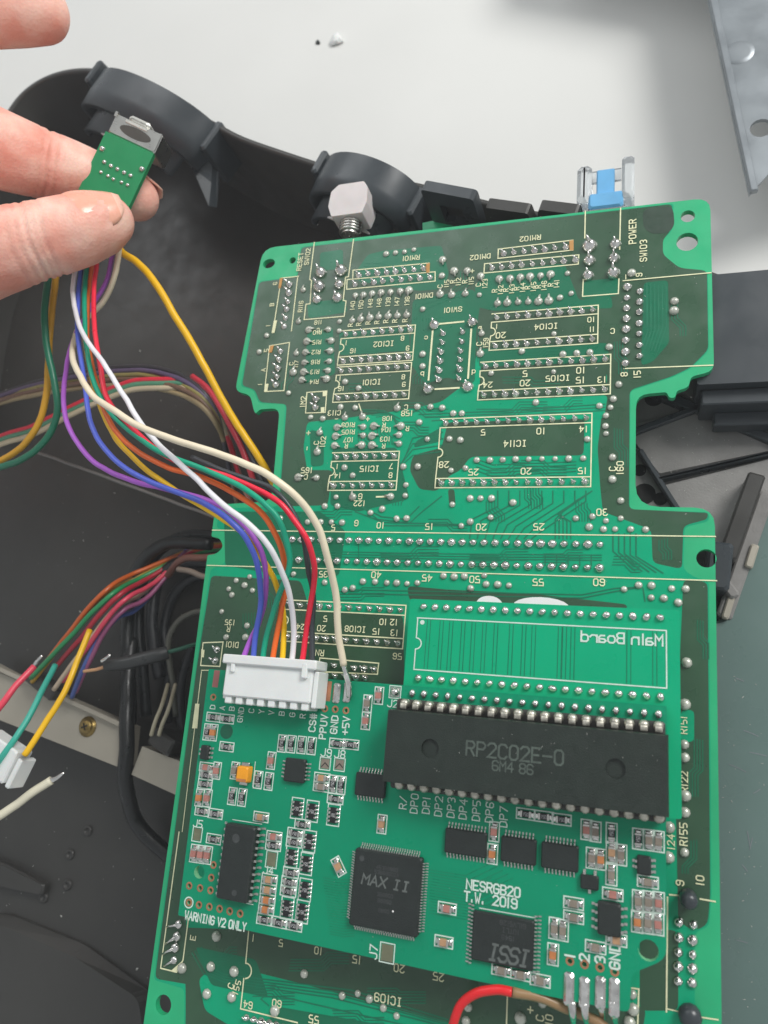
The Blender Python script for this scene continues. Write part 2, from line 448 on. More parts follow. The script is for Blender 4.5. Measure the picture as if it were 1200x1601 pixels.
fplate([(1034, 757), (1215, 712), (1215, 860), (1100, 860)], FH - 1.5, FH, M_plate, 'floor_plate', 0.6)
fplate([(1110, 634), (1140, 606), (1230, 590), (1230, 680)], FH - 1.5, FH + 0.8, M_plate, 'floor_plate', 0.6)
fplate([(1040, 602), (1085, 590), (1118, 606), (1082, 626)], FH - 1.5, FH, M_plate, 'floor_plate', 0.6)
for p0, p1, w_ in [((1082, 633), (1235, 698), 2.2), ((990, 596), (1088, 637), 2.2), ((985, 676), (1092, 636), 1.6), ((1088, 637), (1170, 606), 1.6), ((1028, 748), (1235, 700), 0.8), ((1000, 702), (1060, 796), 1.2)]:
    a, b = Vector(U(*p0, FH + 1.6)), Vector(U(*p1, FH + 1.6)); c = (a + b) / 2; d = b - a
    mk('floor_rib', box(c.x, c.y, FH - 1.4, FH + 1.6, d.length, w_, math.atan2(d.y, d.x), 0.3), M_black2, SHL)
for px, py, r_ in [(1007, 772, 2.6), (1032, 780, 1.6), (1022, 622, 2.2), (1000, 735, 1.5)]:
    q = U(px, py, FH - 1.5); mk('floor_hole', prism(circle(q.x, q.y, r_, 16), FH - 1.7, FH - 1.5), M_hole, SHL)
# long bar, clip block and smooth cover at the right
def bar(p0, p1, h0, h1, wd, m_, name, ch=0.4, parent=SHL):
    a, b = Vector(U(*p0, h1)), Vector(U(*p1, h1)); c = (a + b) / 2; d = b - a
    return mk(name, box(c.x, c.y, h0, h1, d.length, wd, math.atan2(d.y, d.x), ch), m_, parent, org=Vector((c.x, c.y, h0)))
bar((1184, 740), (1137, 872), FH - 1, FH + 7, 3.6, M_black, 'guide_bar')
bar((1200, 770), (1132, 965), FH - 1, FH + 2.5, 3.2, M_plate, 'guide_step')
q = U(1132, 884, FH + 8); mk('clip_block', box(q.x - 1, q.y, FH, FH + 8, 5.0, 10.5, -0.12, 0.6), M_black2, SHL)
q = U(1139, 918, FH + 4); mk('clip_tongue', box(q.x, q.y, FH, FH + 4, 2.2, 5.0, 0.6, 0.4), M_plate, SHL)
fplate([(1192, 780), (1560, 740), (1560, 1800), (1080, 1800), (1080, 985), (1136, 965), (1160, 895)], HF + 0.4, FH + 1.8, M_cover, 'smooth_cover', 1.0)
sc = []
for x, y, dx, dy in [(1163, 1142, 22, 9), (1172, 1176, 26, 6), (1140, 1195, 26, 12), (1168, 1300, 4, 22), (1176, 1310, -4, 18), (1160, 1352, 8, 10), (1150, 1060, 12, 5), (1178, 1240, 10, -6), (1152, 1470, 16, 4)]:
    sc.append(strip([u2(x, y, FH + 1.85), u2(x + dx * .5, y + dy * .45, FH + 1.85), u2(x + dx, y + dy, FH + 1.85)], 0.16, FH + 1.84))
tag(mk('scratch_marks', join(sc), M_shield, SHL), kind='stuff')

bar((1181, 851), (1170, 887), FH + 1.7, FH + 3.4, 1.7, M_grey, 'metal_tab', 0.3)
bar((1144, 932), (1133, 967), FH + 1.7, FH + 3.4, 1.5, M_grey, 'metal_tab', 0.3)
# floor details lower left
for px, py in [(132, 1300), (104, 1337), (100, 1385), (63, 1405), (300, 1700)]:
    q = U(px, py, HF + 1.6); pr = mk('screw_boss', xf(lathe([(1.7, -1.5), (1.5, -0.9), (0.9, -0.9), (0.8, -1.5), (0.2, -1.55)], 14), (q.x, q.y, HF + 1.6)), M_black, SHL, True)
fplate([(-80, 1322), (8, 1352), (68, 1384), (64, 1400), (-80, 1370)], HF - 0.5, HF + 3.0, M_black, 'floor_rib', 0.8)
fplate([(-150, 1440), (0, 1432), (120, 1480), (230, 1560), (260, 1800), (-150, 1800)], HF - 0.5, HF + 4.0, M_black, 'floor_step', 3.0, None, 3.0)

# ------------------------------------------------------------------ steel bracket with screw
HB0 = -34.0
BR = thing('steel_bracket', 'pale grey steel bracket with a brass screw at the lower left', 'bracket', U(100, 1130, HB0 - 10))
b1 = [u2(a, b, HB0) for a, b in [(-60, 1020), (0, 1052), (191, 1136), (184, 1199), (0, 1126), (-60, 1104)]]
mk('plate', prism(b1, HB0 - 9, HB0), M_grey, BR)
b2 = [u2(a, b, HB0) for a, b in [(222, 1167), (285, 1192), (277, 1244), (205, 1211)]]
mk('plate', prism(b2, HB0 - 9, HB0), M_grey, BR)
a, b = Vector(U(-60, 1018, HB0)), Vector(U(193, 1134, HB0)); c = (a + b) / 2; d = b - a
mk('flange', box(c.x, c.y + 0.3, HB0 + 0.05, HB0 + 2.4, d.length, 1.4, math.atan2(d.y, d.x), 0.2), M_grey, BR)
q = U(137, 1136, HB0)
sc_ = mk('screw', join([xf(lathe([(3.1, 0), (3.1, 0.25), (2.3, 0.3), (2.25, 0.9), (1.7, 1.5), (0.5, 1.7)], 18), (q.x, q.y, HB0 + 0.02))]), M_brass, BR, True, org=Vector((q.x, q.y, HB0)))
mk('drive_slot', join([box(q.x, q.y, HB0 + 1.3, HB0 + 1.74, 2.2, 0.5, 0.4), box(q.x, q.y, HB0 + 1.3, HB0 + 1.75, 0.5, 2.2, 0.4)]), M_hole, sc_)

# ------------------------------------------------------------------ grey shield plate at the top right
HS = -32.0
SP = thing('shield_plate', 'grey metal shield plate at the top right corner', 'metal plate', U(1200, 120, HT))
def us(px, py, h=HS): return u2(px, py, h)
pp = [us(1105, -6), us(1171, 304), us(1205, 268), us(1400, 200), us(1400, -260), us(860, -300), us(850, -130), us(1085, -100)]  # unseen arm beyond the top left, added to shadow the table
mk('sheet_metal', prism(pp, HS - 1.2, HS, [circle(*us(1190, 200), 3.0, 16)]), M_shield, SP)
a, b = Vector((*us(1105, -6), HS)), Vector((*us(1171, 304), HS)); c = (a + b) / 2; d = b - a
mk('folded_edge', box(c.x + 1.2, c.y, HS + 0.05, HS + 1.6, d.length, 2.0, math.atan2(d.y, d.x), 0.3), M_shield, SP)
q = us(1155, 82); mk('pressed_dimple', xf(lathe([(4.2, 0.0), (3.6, 0.25), (2.8, 0.34), (0.4, 0.36)], 22), (q[0], q[1], HS + 0.02)), M_shield, SP, True)
for px, py in [(1120, 250), (1300, 250)]:
    q = U(px, py + 30, HT); 
leg = [us(1390, 150), us(1398, 150), us(1398, 100), us(1390, 100)]
mk('support_leg', prism(leg, HT + 0.2, HS - 1.3), M_shield, SP)

HZ = bpy.data.materials.new('glare_veil_volume'); HZ.use_nodes = True  # scattering volume added to imitate lens glare, not haze in the room
HZ.node_tree.nodes.remove(HZ.node_tree.nodes['Principled BSDF'])
pv = HZ.node_tree.nodes.new('ShaderNodeVolumePrincipled'); pv.inputs['Color'].default_value = (0.96, 0.98, 1.0, 1); pv.inputs['Density'].default_value = 0.0016; pv.inputs['Anisotropy'].default_value = 0.2
HZ.node_tree.links.new(pv.outputs[0], HZ.node_tree.nodes['Material Output'].inputs['Volume'])
hz = mk('lens_glare_veil', box(20, 0, HT - 100, 190, 1100, 1100), HZ); tag(hz, kind='stuff')
# crumbs on the table
for px, py, s_, lb in [(527, 64, 2.6, 'white plastic crumb on the white table, larger one'), (497, 67, 1.0, 'tiny dark crumb on the white table beside the white crumb')]:
    q = U(px, py, HT)
    vs, fs = lathe([(1.0, 0.05), (1.1, 0.5), (0.7, 1.0), (0.2, 1.2)], 7)
    vs = [(x * (0.7 + 0.5 * random.random()) * s_, y * (0.8 + 0.7 * random.random()) * s_, z * s_ * 0.7) for x, y, z in vs]
    tag(mk('crumb', xf((vs, fs), (q.x, q.y, HT + 0.02), 0.6), M_white if s_ > 2 else M_chip), lb, 'crumb')
# ------------------------------------------------------------------ main circuit board
def up2(px, py, h=0.0):
    p = U(px, py, h); return (p.x, p.y)
MB = thing('main_circuit_board', 'large green main circuit board lying solder side up, notched on both sides', 'circuit board', U(720, 1000, -1.6))
outl = [(411, 388, 4), (1110, 309, 3.5), (1116, 580, 2), (1079, 589, 1.5), (1077, 605, 2), (1058, 611, 0.6), (1055, 622, 0.6), (1046, 622, 0.6), (1042, 613, 0.6),
        (994, 617, 5), (993, 792, 5), (1117, 794, 4), (1128, 1601, 1), (1135, 1900, 5), (190, 1900, 5), (224, 1601, 1), (300, 1052, 1), (324, 868, 0.5),
        (338, 866, 1.2), (349, 855, 1.2), (343, 841, 1.2), (330, 839, 0.5), (337, 789, 3), (424, 784, 3), (437, 638, 2.5), (406, 640, 0.6), (399, 647, 0.6), (396, 640, 0.6), (391, 617, 2), (367, 612, 3)]
OUT = rnd([(*up2(a, b), r) for a, b, r in outl], 1)
hole = lambda px, py, r, ry=None, n=18: circle(*up2(px, py), r, n, ry)
HOLES = [hole(420, 412, 1.9, 1.5), hole(457, 407, 1.0), hole(1075, 338, 1.6), hole(1074, 378, 2.4), hole(1104, 873, 1.95), hole(255, 1571, 2.0)]
mk('board_plate', prism(OUT, -1.6, 0, HOLES), M_edge, MB)

def inset_sheet(name, px, z, m, r=1.0, h=0.0):
    return mk(name, sheet(rnd([up2(a, b, h) for a, b in px], r, 3), z), m, MB)
# solder-masked areas: emerald over bare laminate, olive where ground copper lies underneath
EM = [(470, 386), (1053, 318), (1050, 362), (1036, 374), (1036, 400), (1062, 420), (1106, 424), (1108, 548), (1080, 576), (1050, 590), (985, 611), (984, 797), (1108, 801), (1108, 815), (1070, 824), (1068, 890), (1084, 902), (1108, 908), (1112, 1400),
      (1108, 1448), (1086, 1458), (1086, 1601), (1090, 1880), (280, 1880), (288, 1601), (288, 1546), (240, 1532), (306, 1046), (329, 890), (352, 880), (358, 850), (350, 828), (338, 826), (343, 795), (434, 792), (446, 632), (404, 630), (396, 610), (376, 604), (404, 440), (464, 432)]
mk('solder_mask', sheet(rnd([up2(a, b) for a, b in EM], 1.0, 3), 0.02, [hole(420, 412, 0.01, n=3)] and []), M_green, MB)
OL = [
 [(471, 387), (1051, 319), (1048, 362), (1036, 374), (1036, 398), (1062, 419), (1105, 423), (1107, 547), (1079, 575), (1049, 589), (984, 610), (983, 796), (1107, 802), (1105, 812), (1068, 822), (1066, 890), (1020, 880), (1018, 828), (942, 800), (938, 760), (934, 700), (944, 620), (950, 585), (900, 545), (745, 548), (740, 590), (690, 628), (640, 640), (530, 655), (480, 660), (474, 700), (480, 735), (520, 735), (512, 790), (436, 792), (448, 632), (406, 629), (398, 609), (378, 603), (405, 441), (465, 433)],
 [(700, 660), (914, 655), (912, 712), (735, 714), (720, 735), (700, 745), (684, 768), (655, 765), (640, 735), (645, 712), (690, 700)],
 [(700, 765), (710, 765), (712, 790), (702, 790)],
 [(1068, 906), (1106, 910), (1110, 1400), (1106, 1446), (1084, 1456), (1060, 1440), (1055, 1200)],
 [(330, 900), (470, 908), (480, 940), (470, 1050), (400, 1060), (340, 1060), (290, 1440), (300, 1540), (242, 1530), (307, 1046)],
 [(455, 955), (630, 962), (632, 1075), (440, 1060)],
 [(636, 916), (700, 922), (830, 928), (980, 945), (980, 958), (640, 940)],
 [(285, 1450), (430, 1455), (640, 1490), (930, 1560), (1010, 1575), (1000, 1640), (700, 1600), (480, 1540), (400, 1520), (340, 1510), (310, 1530), (320, 1580), (370, 1610), (370, 1880), (290, 1880), (290, 1545)],
 [(1000, 1450), (1060, 1455), (1060, 1580), (1000, 1580)],
 [(752, 566), (948, 555), (947, 618), (748, 627)]]
for i, q in enumerate(OL): inset_sheet('copper_area', q, 0.03 + 0.002 * i, M_olive, 1.2)
EP = [
 [(575, 398), (600, 392), (690, 384), (702, 430), (690, 452), (655, 455), (560, 440), (556, 425)],
 [(480, 474), (540, 466), (543, 488), (482, 498)],
 [(645, 470), (738, 452), (752, 466), (744, 520), (742, 598), (728, 600), (700, 590), (664, 600), (640, 566)],
 [(742, 448), (760, 425), (882, 412), (905, 470), (955, 462), (958, 482), (770, 486), (745, 480)],
 [(750, 546), (950, 536), (952, 566), (748, 574)],
 [(744, 628), (950, 618), (944, 655), (690, 652), (690, 635)],
 [(1006, 442), (1044, 438), (1046, 536), (1020, 566), (1002, 572)],
 [(912, 440), (966, 434), (966, 462), (908, 468)],
 [(500, 395), (536, 390), (536, 420), (500, 424)],
 [(480, 520), (520, 512), (524, 585), (476, 600)],
 [(484, 672), (506, 676), (506, 728), (486, 730)],
 [(530, 520), (640, 512), (640, 548), (530, 556)],
 [(646, 700), (690, 690), (690, 668), (650, 690)],
 [(1064, 1110), (1085, 1110), (1085, 1160), (1064, 1160)],
 [(305, 1480), (400, 1500), (420, 1560), (330, 1540)],
 [(424, 1572), (700, 1620), (700, 1680), (420, 1640)],
 [(350, 800), (500, 800), (540, 830), (530, 900), (470, 905), (352, 884)], [(520, 700), (620, 700), (640, 780), (560, 800), (516, 790)]]  # first patch here darkens the mask around the connector's left end
for i, q in enumerate(EP): inset_sheet('masked_area', q, 0.05 + 0.0007 * i, M_green if i in (5, 13) else M_green2, 1.0)
# dark patch of a foil shield seen through the laminate near the corner
inset_sheet('copper_area', [(1004, 326), (1052, 322), (1054, 352), (1046, 364), (1018, 366), (1006, 356)], 0.075, mat('thick_copper_patch', (44, 66, 52), 0.4), 2.0)

# traces: fine dark channels
TR = []
def tr(pts, w=0.28): TR.append(strip([up2(*p) for p in pts], w, 0.062))
for i in range(6):       # bus right of the connector C
    x = 1011 + i * 6; tr([(x, 443 + i), (x + 0.5, 520 - i * 2), (x - 8 - i, 545 - i * 3 + i * 4)])
for i in range(9):       # fan from the 28-pin chip to the edge connector
    x = 778 + i * 17.2
    tr([(x, 768), (x, 784 + (8 - i) * 1), (x - 40 - i * 3.5, 812 + i * 2.2), (x - 44 - i * 5, 842)])
for i in range(5): tr([(925 - i * 5, 768 + i * 3), (880 - i * 2, 800 + i * 1), (868 + i * 6, 812 + i), (868 + i * 6, 842)])
for i in range(5):       # right of the connector rows
    x = 958 + i * 9; tr([(x, 835), (x, 862 + i * 2), (x + 34 + i * 2, 892 + i)])
    tr([(852 + i * 18, 868), (852 + i * 18, 884)])
for i in range(3): tr([(480, 862 + i * 4), (700, 866 + i * 4), (940, 868 + i * 4)], 0.22)
for i in range(2): tr([(545, 922 + i * 6), (640, 924 + i * 6), (910, 930 + i * 5), (960, 920 + i * 5), (1000, 918)], 0.25)
tr([(600, 822), (718, 822)]); tr([(560, 788), (590, 812), (640, 818), (660, 800), (690, 776)])
tr([(565, 792), (596, 808), (635, 812), (655, 792)]); tr([(555, 800), (600, 817), (720, 820)])
for i in range(4): tr([(620 + i * 4, 735 - i * 6), (645, 712 - i * 9), (692, 706 - i * 10)], 0.25)
for i in range(3): tr([(655 + 10 * i, 648 + 5 * i), (780, 643 + 4 * i), (945, 632 + 5 * i)], 0.25)
for i in range(4): tr([(745, 718 + i * 6), (770, 727 + i * 6), (900, 722 + i * 5 )], 0.2)
for i in range(4): tr([(648, 470 + i * 14), (660, 466 + i * 10), (700, 462 + i * 3)], 0.2)
for i in range(4): tr([(300 + i * 5, 1490 - i * 3), (318 + i * 4, 1522 - i * 3), (350, 1535 - i * 4), (520 + i * 10, 1560 - i * 4), (700, 1606 - i * 4)], 0.25)
tr([(420, 1572), (408, 1562), (412, 1558), (440, 1558), (500, 1572), (700, 1618)], 0.25)
for i in range(6): tr([(455, 700 + i * 0), (456, 701)], 0.2)
for (a, b, c, d) in [(470, 840, 472, 900), (560, 840, 561, 880), (1005, 920, 1008, 940)]: tr([(a, b), (c, d)], 0.25)
for i in range(5): tr([(560 + i * 7, 640 + i * 3), (600 + i * 4, 642 + i * 2), (625, 655 + i * 7)], 0.22)
tr([(690, 560), (690, 470), (720, 462)], .22); tr([(700, 640), (652, 640), (640, 650)], .22)
# bundles of fine traces between the pads
rt = random.Random(31)
BUN = [(470, 860, 0, 5, 60), (640, 866, 0, 4, 90), (780, 868, 0, 5, 90), (880, 866, 0, 4, 60), (560, 925, 0, 4, 80), (700, 812, 0, 3, 60), (620, 775, 1, 4, 30), (650, 660, 0, 4, 40), (660, 630, 0, 4, 60), (800, 640, 0, 4, 110), (880, 636, 0, 3, 60), (820, 780, 1, 6, 30), (900, 800, 1, 5, 30), (760, 800, 1, 5, 30),
       (650, 520, 1, 5, 50), (655, 580, 1, 4, 40), (730, 540, 1, 5, 50), (600, 412, 0, 4, 60), (650, 405, 0, 3, 40), (840, 550, 0, 4, 90), (830, 590, 0, 3, 90), (400, 930, 1, 5, 40), (380, 980, 1, 5, 40), (430, 860, 1, 4, 20), (1090, 1000, 1, 3, 60), (1085, 1200, 1, 4, 90), (1080, 1340, 1, 3, 50), (500, 1500, 0, 5, 90), (620, 1545, 0, 5, 90), (430, 1540, 0, 5, 60), (560, 1580, 0, 4, 80), (350, 1490, 0, 4, 40),
       (560, 690, 1, 4, 30), (590, 680, 1, 4, 30), (560, 540, 0, 3, 60), (570, 600, 0, 3, 50), (820, 445, 0, 4, 70), (720, 440, 1, 4, 30), (490, 560, 1, 4, 40), (450, 590, 1, 3, 40), (960, 560, 1, 4, 50), (960, 700, 1, 4, 60), (1030, 860, 1, 4, 30), (980, 870, 0, 4, 40), (850, 720, 0, 5, 70), (790, 735, 0, 5, 60), (520, 800, 0, 4, 60), (1050, 500, 1, 3, 50)]
for (px, py, vert, n, L) in BUN:
    jog = rt.choice((-1, 1)) * rt.uniform(5, 14); s0 = rt.uniform(-0.3, 0.3)
    for i in range(n):
        o_ = i * 4.4
        if vert: q_ = [(px + o_, py - L / 2 + i * s0 * 4), (px + o_, py - i * 1.6 * (1 if jog > 0 else -1)), (px + o_ + jog, py + abs(jog) - i * 1.6 * (1 if jog > 0 else -1)), (px + o_ + jog, py + L / 2)]
        else: q_ = [(px - L / 2 - i * s0 * 4, py + o_), (px + i * 1.6 * (1 if jog < 0 else -1), py + o_ + px * 0), (px + abs(jog) + i * 1.6 * (1 if jog < 0 else -1), py + o_ + jog), (px + L / 2, py + o_ + jog)]
        tr(q_, 0.2)
tag(mk('traces', join(TR), M_trace, MB), kind='stuff')

# legend lines and pins
SILK = []; TAN = []
def ln(pts, w=0.28, closed=False, to=SILK): to.append(strip([up2(*p) for p in pts], w, 0.11, closed))
def lw(pts, w=0.28, closed=False): SILK.append(strip(pts, w, 0.11, closed))
JOINTS = []      # (x, y, kind, rot)
def dip(u, v, n, wd, notch=True, o=1.25):
    L = (n - 1) * 2.54; a = 1.15
    for i in range(n):
        JOINTS.append((u + 2.54 * i, v, 'pin')); JOINTS.append((u + 2.54 * i, v - wd, 'pin'))
    x0, x1 = u - o, u + L + o
    lw([(x0, v + a), (x1, v + a), (x1, v - wd - a), (x0 - 0.2, v - wd - a), (x0 - 0.2, v - wd + a), (x1, v - wd + a)])
    lw([(x0, v - a), (x1 - 0.2, v - a)])
    mid = v - wd / 2
    arc = [(x0 + 1.1 * math.sin(t), mid + 1.1 * math.cos(t)) for t in [math.pi * i / 8 for i in range(9)]]
    lw([(x0, v - a), (x0, mid + 1.1)] + arc[1:-1] + [(x0, mid - 1.1), (x0 - 0.2, v - wd + a)])
ICS = {'IC114': (0, 0, 14, 15.24), 'IC101': (-28.95, 15.63, 8, 7.62), 'IC102': (-28.8, 26.13, 8, 7.62), 'IC115': (-27.63, -8.1, 7, 7.62),
       'IC104': (11.14, 27.45, 10, 7.62), 'IC105': (9.02, 14.48, 12, 7.62)}
for a in ICS.values(): dip(*a)
q = up2(626, 954); dip(q[0] - 27.94, q[1], 12, 7.62)
for i in range(30):
    JOINTS.append((-37.19 + 2.54 * i, -29.56, 'pad')); JOINTS.append((-37.19 + 2.54 * i, -34.72, 'pad'))
ln([(332, 829), (1118, 839)], 0.24); ln([(324, 884), (640, 893), (1120, 908)], 0.24)
def pts(reg_, lst, kind):
    for x, y in lst: JOINTS.append((*up2(*reg_(x, y)), kind))
pts(RA, [(350, 325), (347, 370), (342, 418), (335, 458), (330, 505), (322, 550), (302, 682), (295, 728), (290, 775), (285, 820), (278, 863), (492, 940), (490, 985)], 'pin2')
pts(RA, [(520, 262), (628, 252), (510, 337), (618, 327), (500, 407), (608, 397)], 'big')
pts(RA, [(723, 275), (773, 268), (822, 264), (872, 260), (920, 256), (968, 251), (1018, 246), (1070, 241), (703, 325), (753, 320), (803, 314), (852, 309), (901, 304), (950, 300), (1000, 296), (1050, 292), (1105, 288)], 'pin')
pts(RA, [(705, 385), (748, 382), (795, 375), (843, 370), (893, 367), (945, 363), (992, 358)], 'leadD')
pts(RA, [(688, 520), (733, 512), (783, 505), (830, 500), (880, 496), (930, 493), (980, 490)], 'leadU')
pts(RA, [(455, 570), (445, 632), (437, 690), (432, 745), (428, 795), (418, 838)], 'leadR')
pts(RA, [(560, 568), (575, 628), (570, 683), (565, 738), (558, 788), (550, 832)], 'leadL')
pts(RA, [(230, 600), (190, 688), (347, 908), (463, 1038), (530, 1045), (625, 985), (705, 988), (618, 575), (620, 525), (1067, 458), (1065, 700), (1065, 765), (650, 848), (722, 882), (870, 163), (920, 157), (968, 152), (1018, 140)], 'via')
pts(RA, [(388, 695), (372, 797), (425, 355), (400, 525)], 'leadU')
pts(RD, [(778, 235), (770, 282), (765, 332), (975, 228), (965, 280), (965, 330), (570, 503)], 'leadR')
pts(RD, [(918, 232), (918, 278), (910, 330), (1120, 228), (1110, 275), (1110, 322), (668, 505), (1065, 605)], 'leadL')
pts(RD, [(685, 262), (672, 366), (820, 182), (915, 178), (862, 608), (1100, 132)], 'leadU')
pts(RD, [(797, 125), (875, 130), (638, 180), (705, 185), (818, 450), (862, 492), (1133, 447), (1147, 543), (1143, 600), (773, 608), (712, 657), (780, 657), (957, 692), (1020, 672), (1098, 725), (1150, 722), (475, 722), (805, 745), (748, 742), (690, 742), (620, 742),
         (310, 1035), (238, 1055), (283, 1080), (198, 1100), (215, 1132), (325, 1108), (545, 1020), (712, 1065), (917, 1060), (982, 1062), (1045, 1068), (1098, 1068), (820, 1105), (862, 1095)], 'via')
pts(RE, [(180, 125), (250, 125), (313, 130), (372, 160), (418, 160), (815, 100), (190, 208), (233, 298), (352, 297), (410, 303), (105, 445), (182, 445), (360, 465), (437, 453), (498, 410), (568, 410), (637, 408), (706, 405), (776, 405), (847, 403), (918, 403), (990, 402), (1068, 400), (1090, 298),
         (367, 648), (463, 615), (518, 615), (577, 615), (692, 638), (572, 717), (463, 740), (415, 762), (68, 722), (122, 722), (1028, 722), (320, 1030), (377, 1035), (432, 1033), (538, 1028), (15, 1065), (70, 1068), (125, 1072), (180, 1068), (465, 1097), (548, 1075), (610, 1077), (670, 1082)], 'via')
pts(RF, [(372, 83), (298, 120), (357, 128), (332, 172), (330, 228), (333, 268), (412, 627), (260, 712), (333, 735), (412, 722), (243, 768), (320, 780), (382, 780), (465, 780), (545, 782), (430, 1102), (508, 1080), (577, 1082), (685, 1098), (760, 1100), (575, 1147), (643, 1150), (720, 1173)], 'via')
pts(RF, [(368, 395), (367, 513)], 'viaL')
pts(RB, [(143, 297), (205, 357), (275, 357), (447, 400), (505, 398), (560, 392), (612, 387), (668, 382), (722, 375), (347, 385)], 'leadD')
pts(RB, [(130, 482), (192, 485), (265, 478), (438, 530), (490, 527), (548, 524), (602, 522), (657, 520), (713, 517), (352, 692), (345, 800)], 'leadU')
pts(RB, [(140, 383), (340, 485), (812, 370), (772, 500), (832, 477), (740, 693), (568, 787), (788, 803), (862, 797), (932, 793), (403, 905), (738, 897), (1087, 965), (643, 1062), (37, 562), (37, 800), (37, 870)], 'via')
pts(RB, [(470, 262), (525, 256), (580, 251), (635, 245), (690, 240), (745, 234), (803, 228), (408, 340), (460, 336), (513, 331), (567, 325), (625, 320), (680, 316), (735, 309), (792, 303), (855, 297)], 'pin')
pts(RB, [(145, 690), (143, 740), (135, 790), (130, 838), (125, 888), (122, 938), (250, 683), (247, 735), (240, 785), (238, 832), (235, 882), (230, 932)], 'pin')
pts(RB, [(98, 645), (302, 632), (65, 990), (278, 977), (930, 222), (1068, 212), (930, 302), (1062, 289), (922, 382), (1058, 369)], 'big')
pts(RC, [(447, 512), (445, 568), (443, 624), (441, 682), (440, 737), (437, 797), (436, 858), (436, 920), (515, 533), (513, 590), (512, 645), (511, 705), (511, 762), (511, 823), (512, 882)], 'pad')
pts(RC, [(470, 437), (700, 588), (697, 640), (350, 833)], 'viaL')
pts(RI, [(765, 467), (755, 690), (753, 905), (755, 975), (757, 1180)], 'viaL')
pts(RM, [(713, 172), (713, 262), (711, 497), (622, 350), (618, 525)], 'viaL')
pts(RM, [(678, 905), (678, 995), (675, 1080), (675, 1165), (765, 922), (760, 1012), (760, 1095), (760, 1178), (674, 1252), (757, 1262)], 'pad')
pts(RN, [(555, 650), (520, 840), (665, 870), (495, 1010), (1103, 885), (920, 1115), (340, 850), (650, 1030)], 'viaL')
pts(RO, [(340, 1022), (437, 1008), (510, 1042), (597, 1098), (680, 1148)], 'via')
pts(RQ, [(95, 820), (85, 885), (445, 797), (340, 872)], 'viaL')
pts(RN, [(318, 575), (308, 650), (298, 720), (288, 800)], 'leadDL')
pts(RG, [(155, 462), (145, 532)], 'pin2')
pts(RG, [(345, 313), (215, 385), (335, 385), (187, 225)], 'via')
for i in range(14): JOINTS.append((*up2(385 + i * 11.6, 1591 + i * 3.1), 'pin'))
pts(RQ, [(865, 760), (868, 830), (852, 890)], 'viaL')
pts(RG, [(890, 562), (950, 570), (1015, 577), (1075, 582), (1138, 588), (840, 624), (895, 629), (960, 632), (1025, 636), (1085, 641)], 'pin')

# joint meshes
def jm(kind):
    n = 9
    if kind == 'via': return lathe([(0.78, 0.1), (0.74, 0.34), (0.52, 0.58), (0.2, 0.68)], n), M_via
    if kind == 'viaL': return lathe([(1.0, 0.1), (0.95, 0.45), (0.66, 0.8), (0.25, 0.94)], n), M_via
    dome = lathe([(0.84, 0.1), (0.74, 0.32), (0.46, 0.7), (0.26, 0.98)], n)
    if kind == 'pin': return join([dome, tube([(0, 0, 0.7), (0.02, 0.02, 1.15), (-0.5, 0.45, 1.38)], [0.27, 0.25, 0.18], 5)]), M_solder
    if kind == 'pin2': return join([lathe([(1.0, 0.1), (0.9, 0.35), (0.55, 0.8), (0.3, 1.1)], n), tube([(0, 0, 0.8), (-0.2, 0.25, 1.5), (-0.75, 0.7, 1.75)], [0.32, 0.3, 0.2], 5)]), M_solder
    if kind == 'pad': return join([lathe([(0.98, 0.1), (0.93, 0.38), (0.62, 0.78), (0.3, 1.0)], n), tube([(0.0, 0, 0.8), (-0.1, 0.2, 1.2)], [0.34, 0.26], 5)]), M_solder
    if kind == 'big': return join([lathe([(1.62, 0.1), (1.5, 0.6), (1.05, 1.25), (0.5, 1.7)], 12), tube([(0, 0, 1.4), (-0.1, 0.3, 2.3), (-0.3, 0.9, 2.9)], [0.5, 0.36, 0.16], 6)]), M_solder
    if kind.startswith('lead'):
        d = {'U': (0, 1), 'D': (0.1, -1), 'L': (-1, 0.05), 'R': (1, -0.05), 'DL': (-0.9, -0.5)}[kind[4:]]
        big = 1.9 if kind == 'leadDL' else 1.0
        return join([lathe([(0.98, 0.1), (0.92, 0.4), (0.62, 0.72), (0.25, 0.85)], n),
                     tube([(0, 0, 0.75), (d[0] * 0.7 * big, d[1] * 0.7 * big, 0.62), (d[0] * 1.55 * big, d[1] * 1.55 * big, 0.3)], [0.34, 0.3, 0.2], 5)]), (M_via if kind != 'leadDL' else M_solder)
JM = {}
for kd in sorted(set(j[2] for j in JOINTS)):
    vf, mm_ = jm(kd); JM[kd] = meshdata('joint_' + kd, vf, mm_, True)
# edge connector and chip pins first (largest), at most 300 of them as single parts; plated domes are their own kind
cnt = 0; rest = []
order = {'big': 0, 'pad': 1, 'pin2': 2, 'leadDL': 2, 'pin': 4}
for j in sorted(JOINTS, key=lambda j: order.get(j[2], 5)):
    x, y, kd = j
    rz = random.uniform(-0.25, 0.25); s = random.uniform(0.84, 1.16)
    if kd.startswith('via'):
        inst('plated_dome', JM[kd], (x, y, 0), MB, rz * 4, (s * random.uniform(.94, 1.06), s, s))
    elif kd.startswith('lead') and kd != 'leadDL':
        inst('component_lead_joint', JM[kd], (x, y, 0), MB, rz, (s, s, s))
    elif cnt < 300:
        cnt += 1; inst('solder_joint', JM[kd], (x, y, 0), MB, rz, (s, s, s * random.uniform(.85, 1.15)))
    else: rest.append(xf(jm(kd)[0], (x, y, 0), rz, s))
if rest: tag(mk('small_solder_joints', join(rest), M_solder, MB, True), kind='stuff')

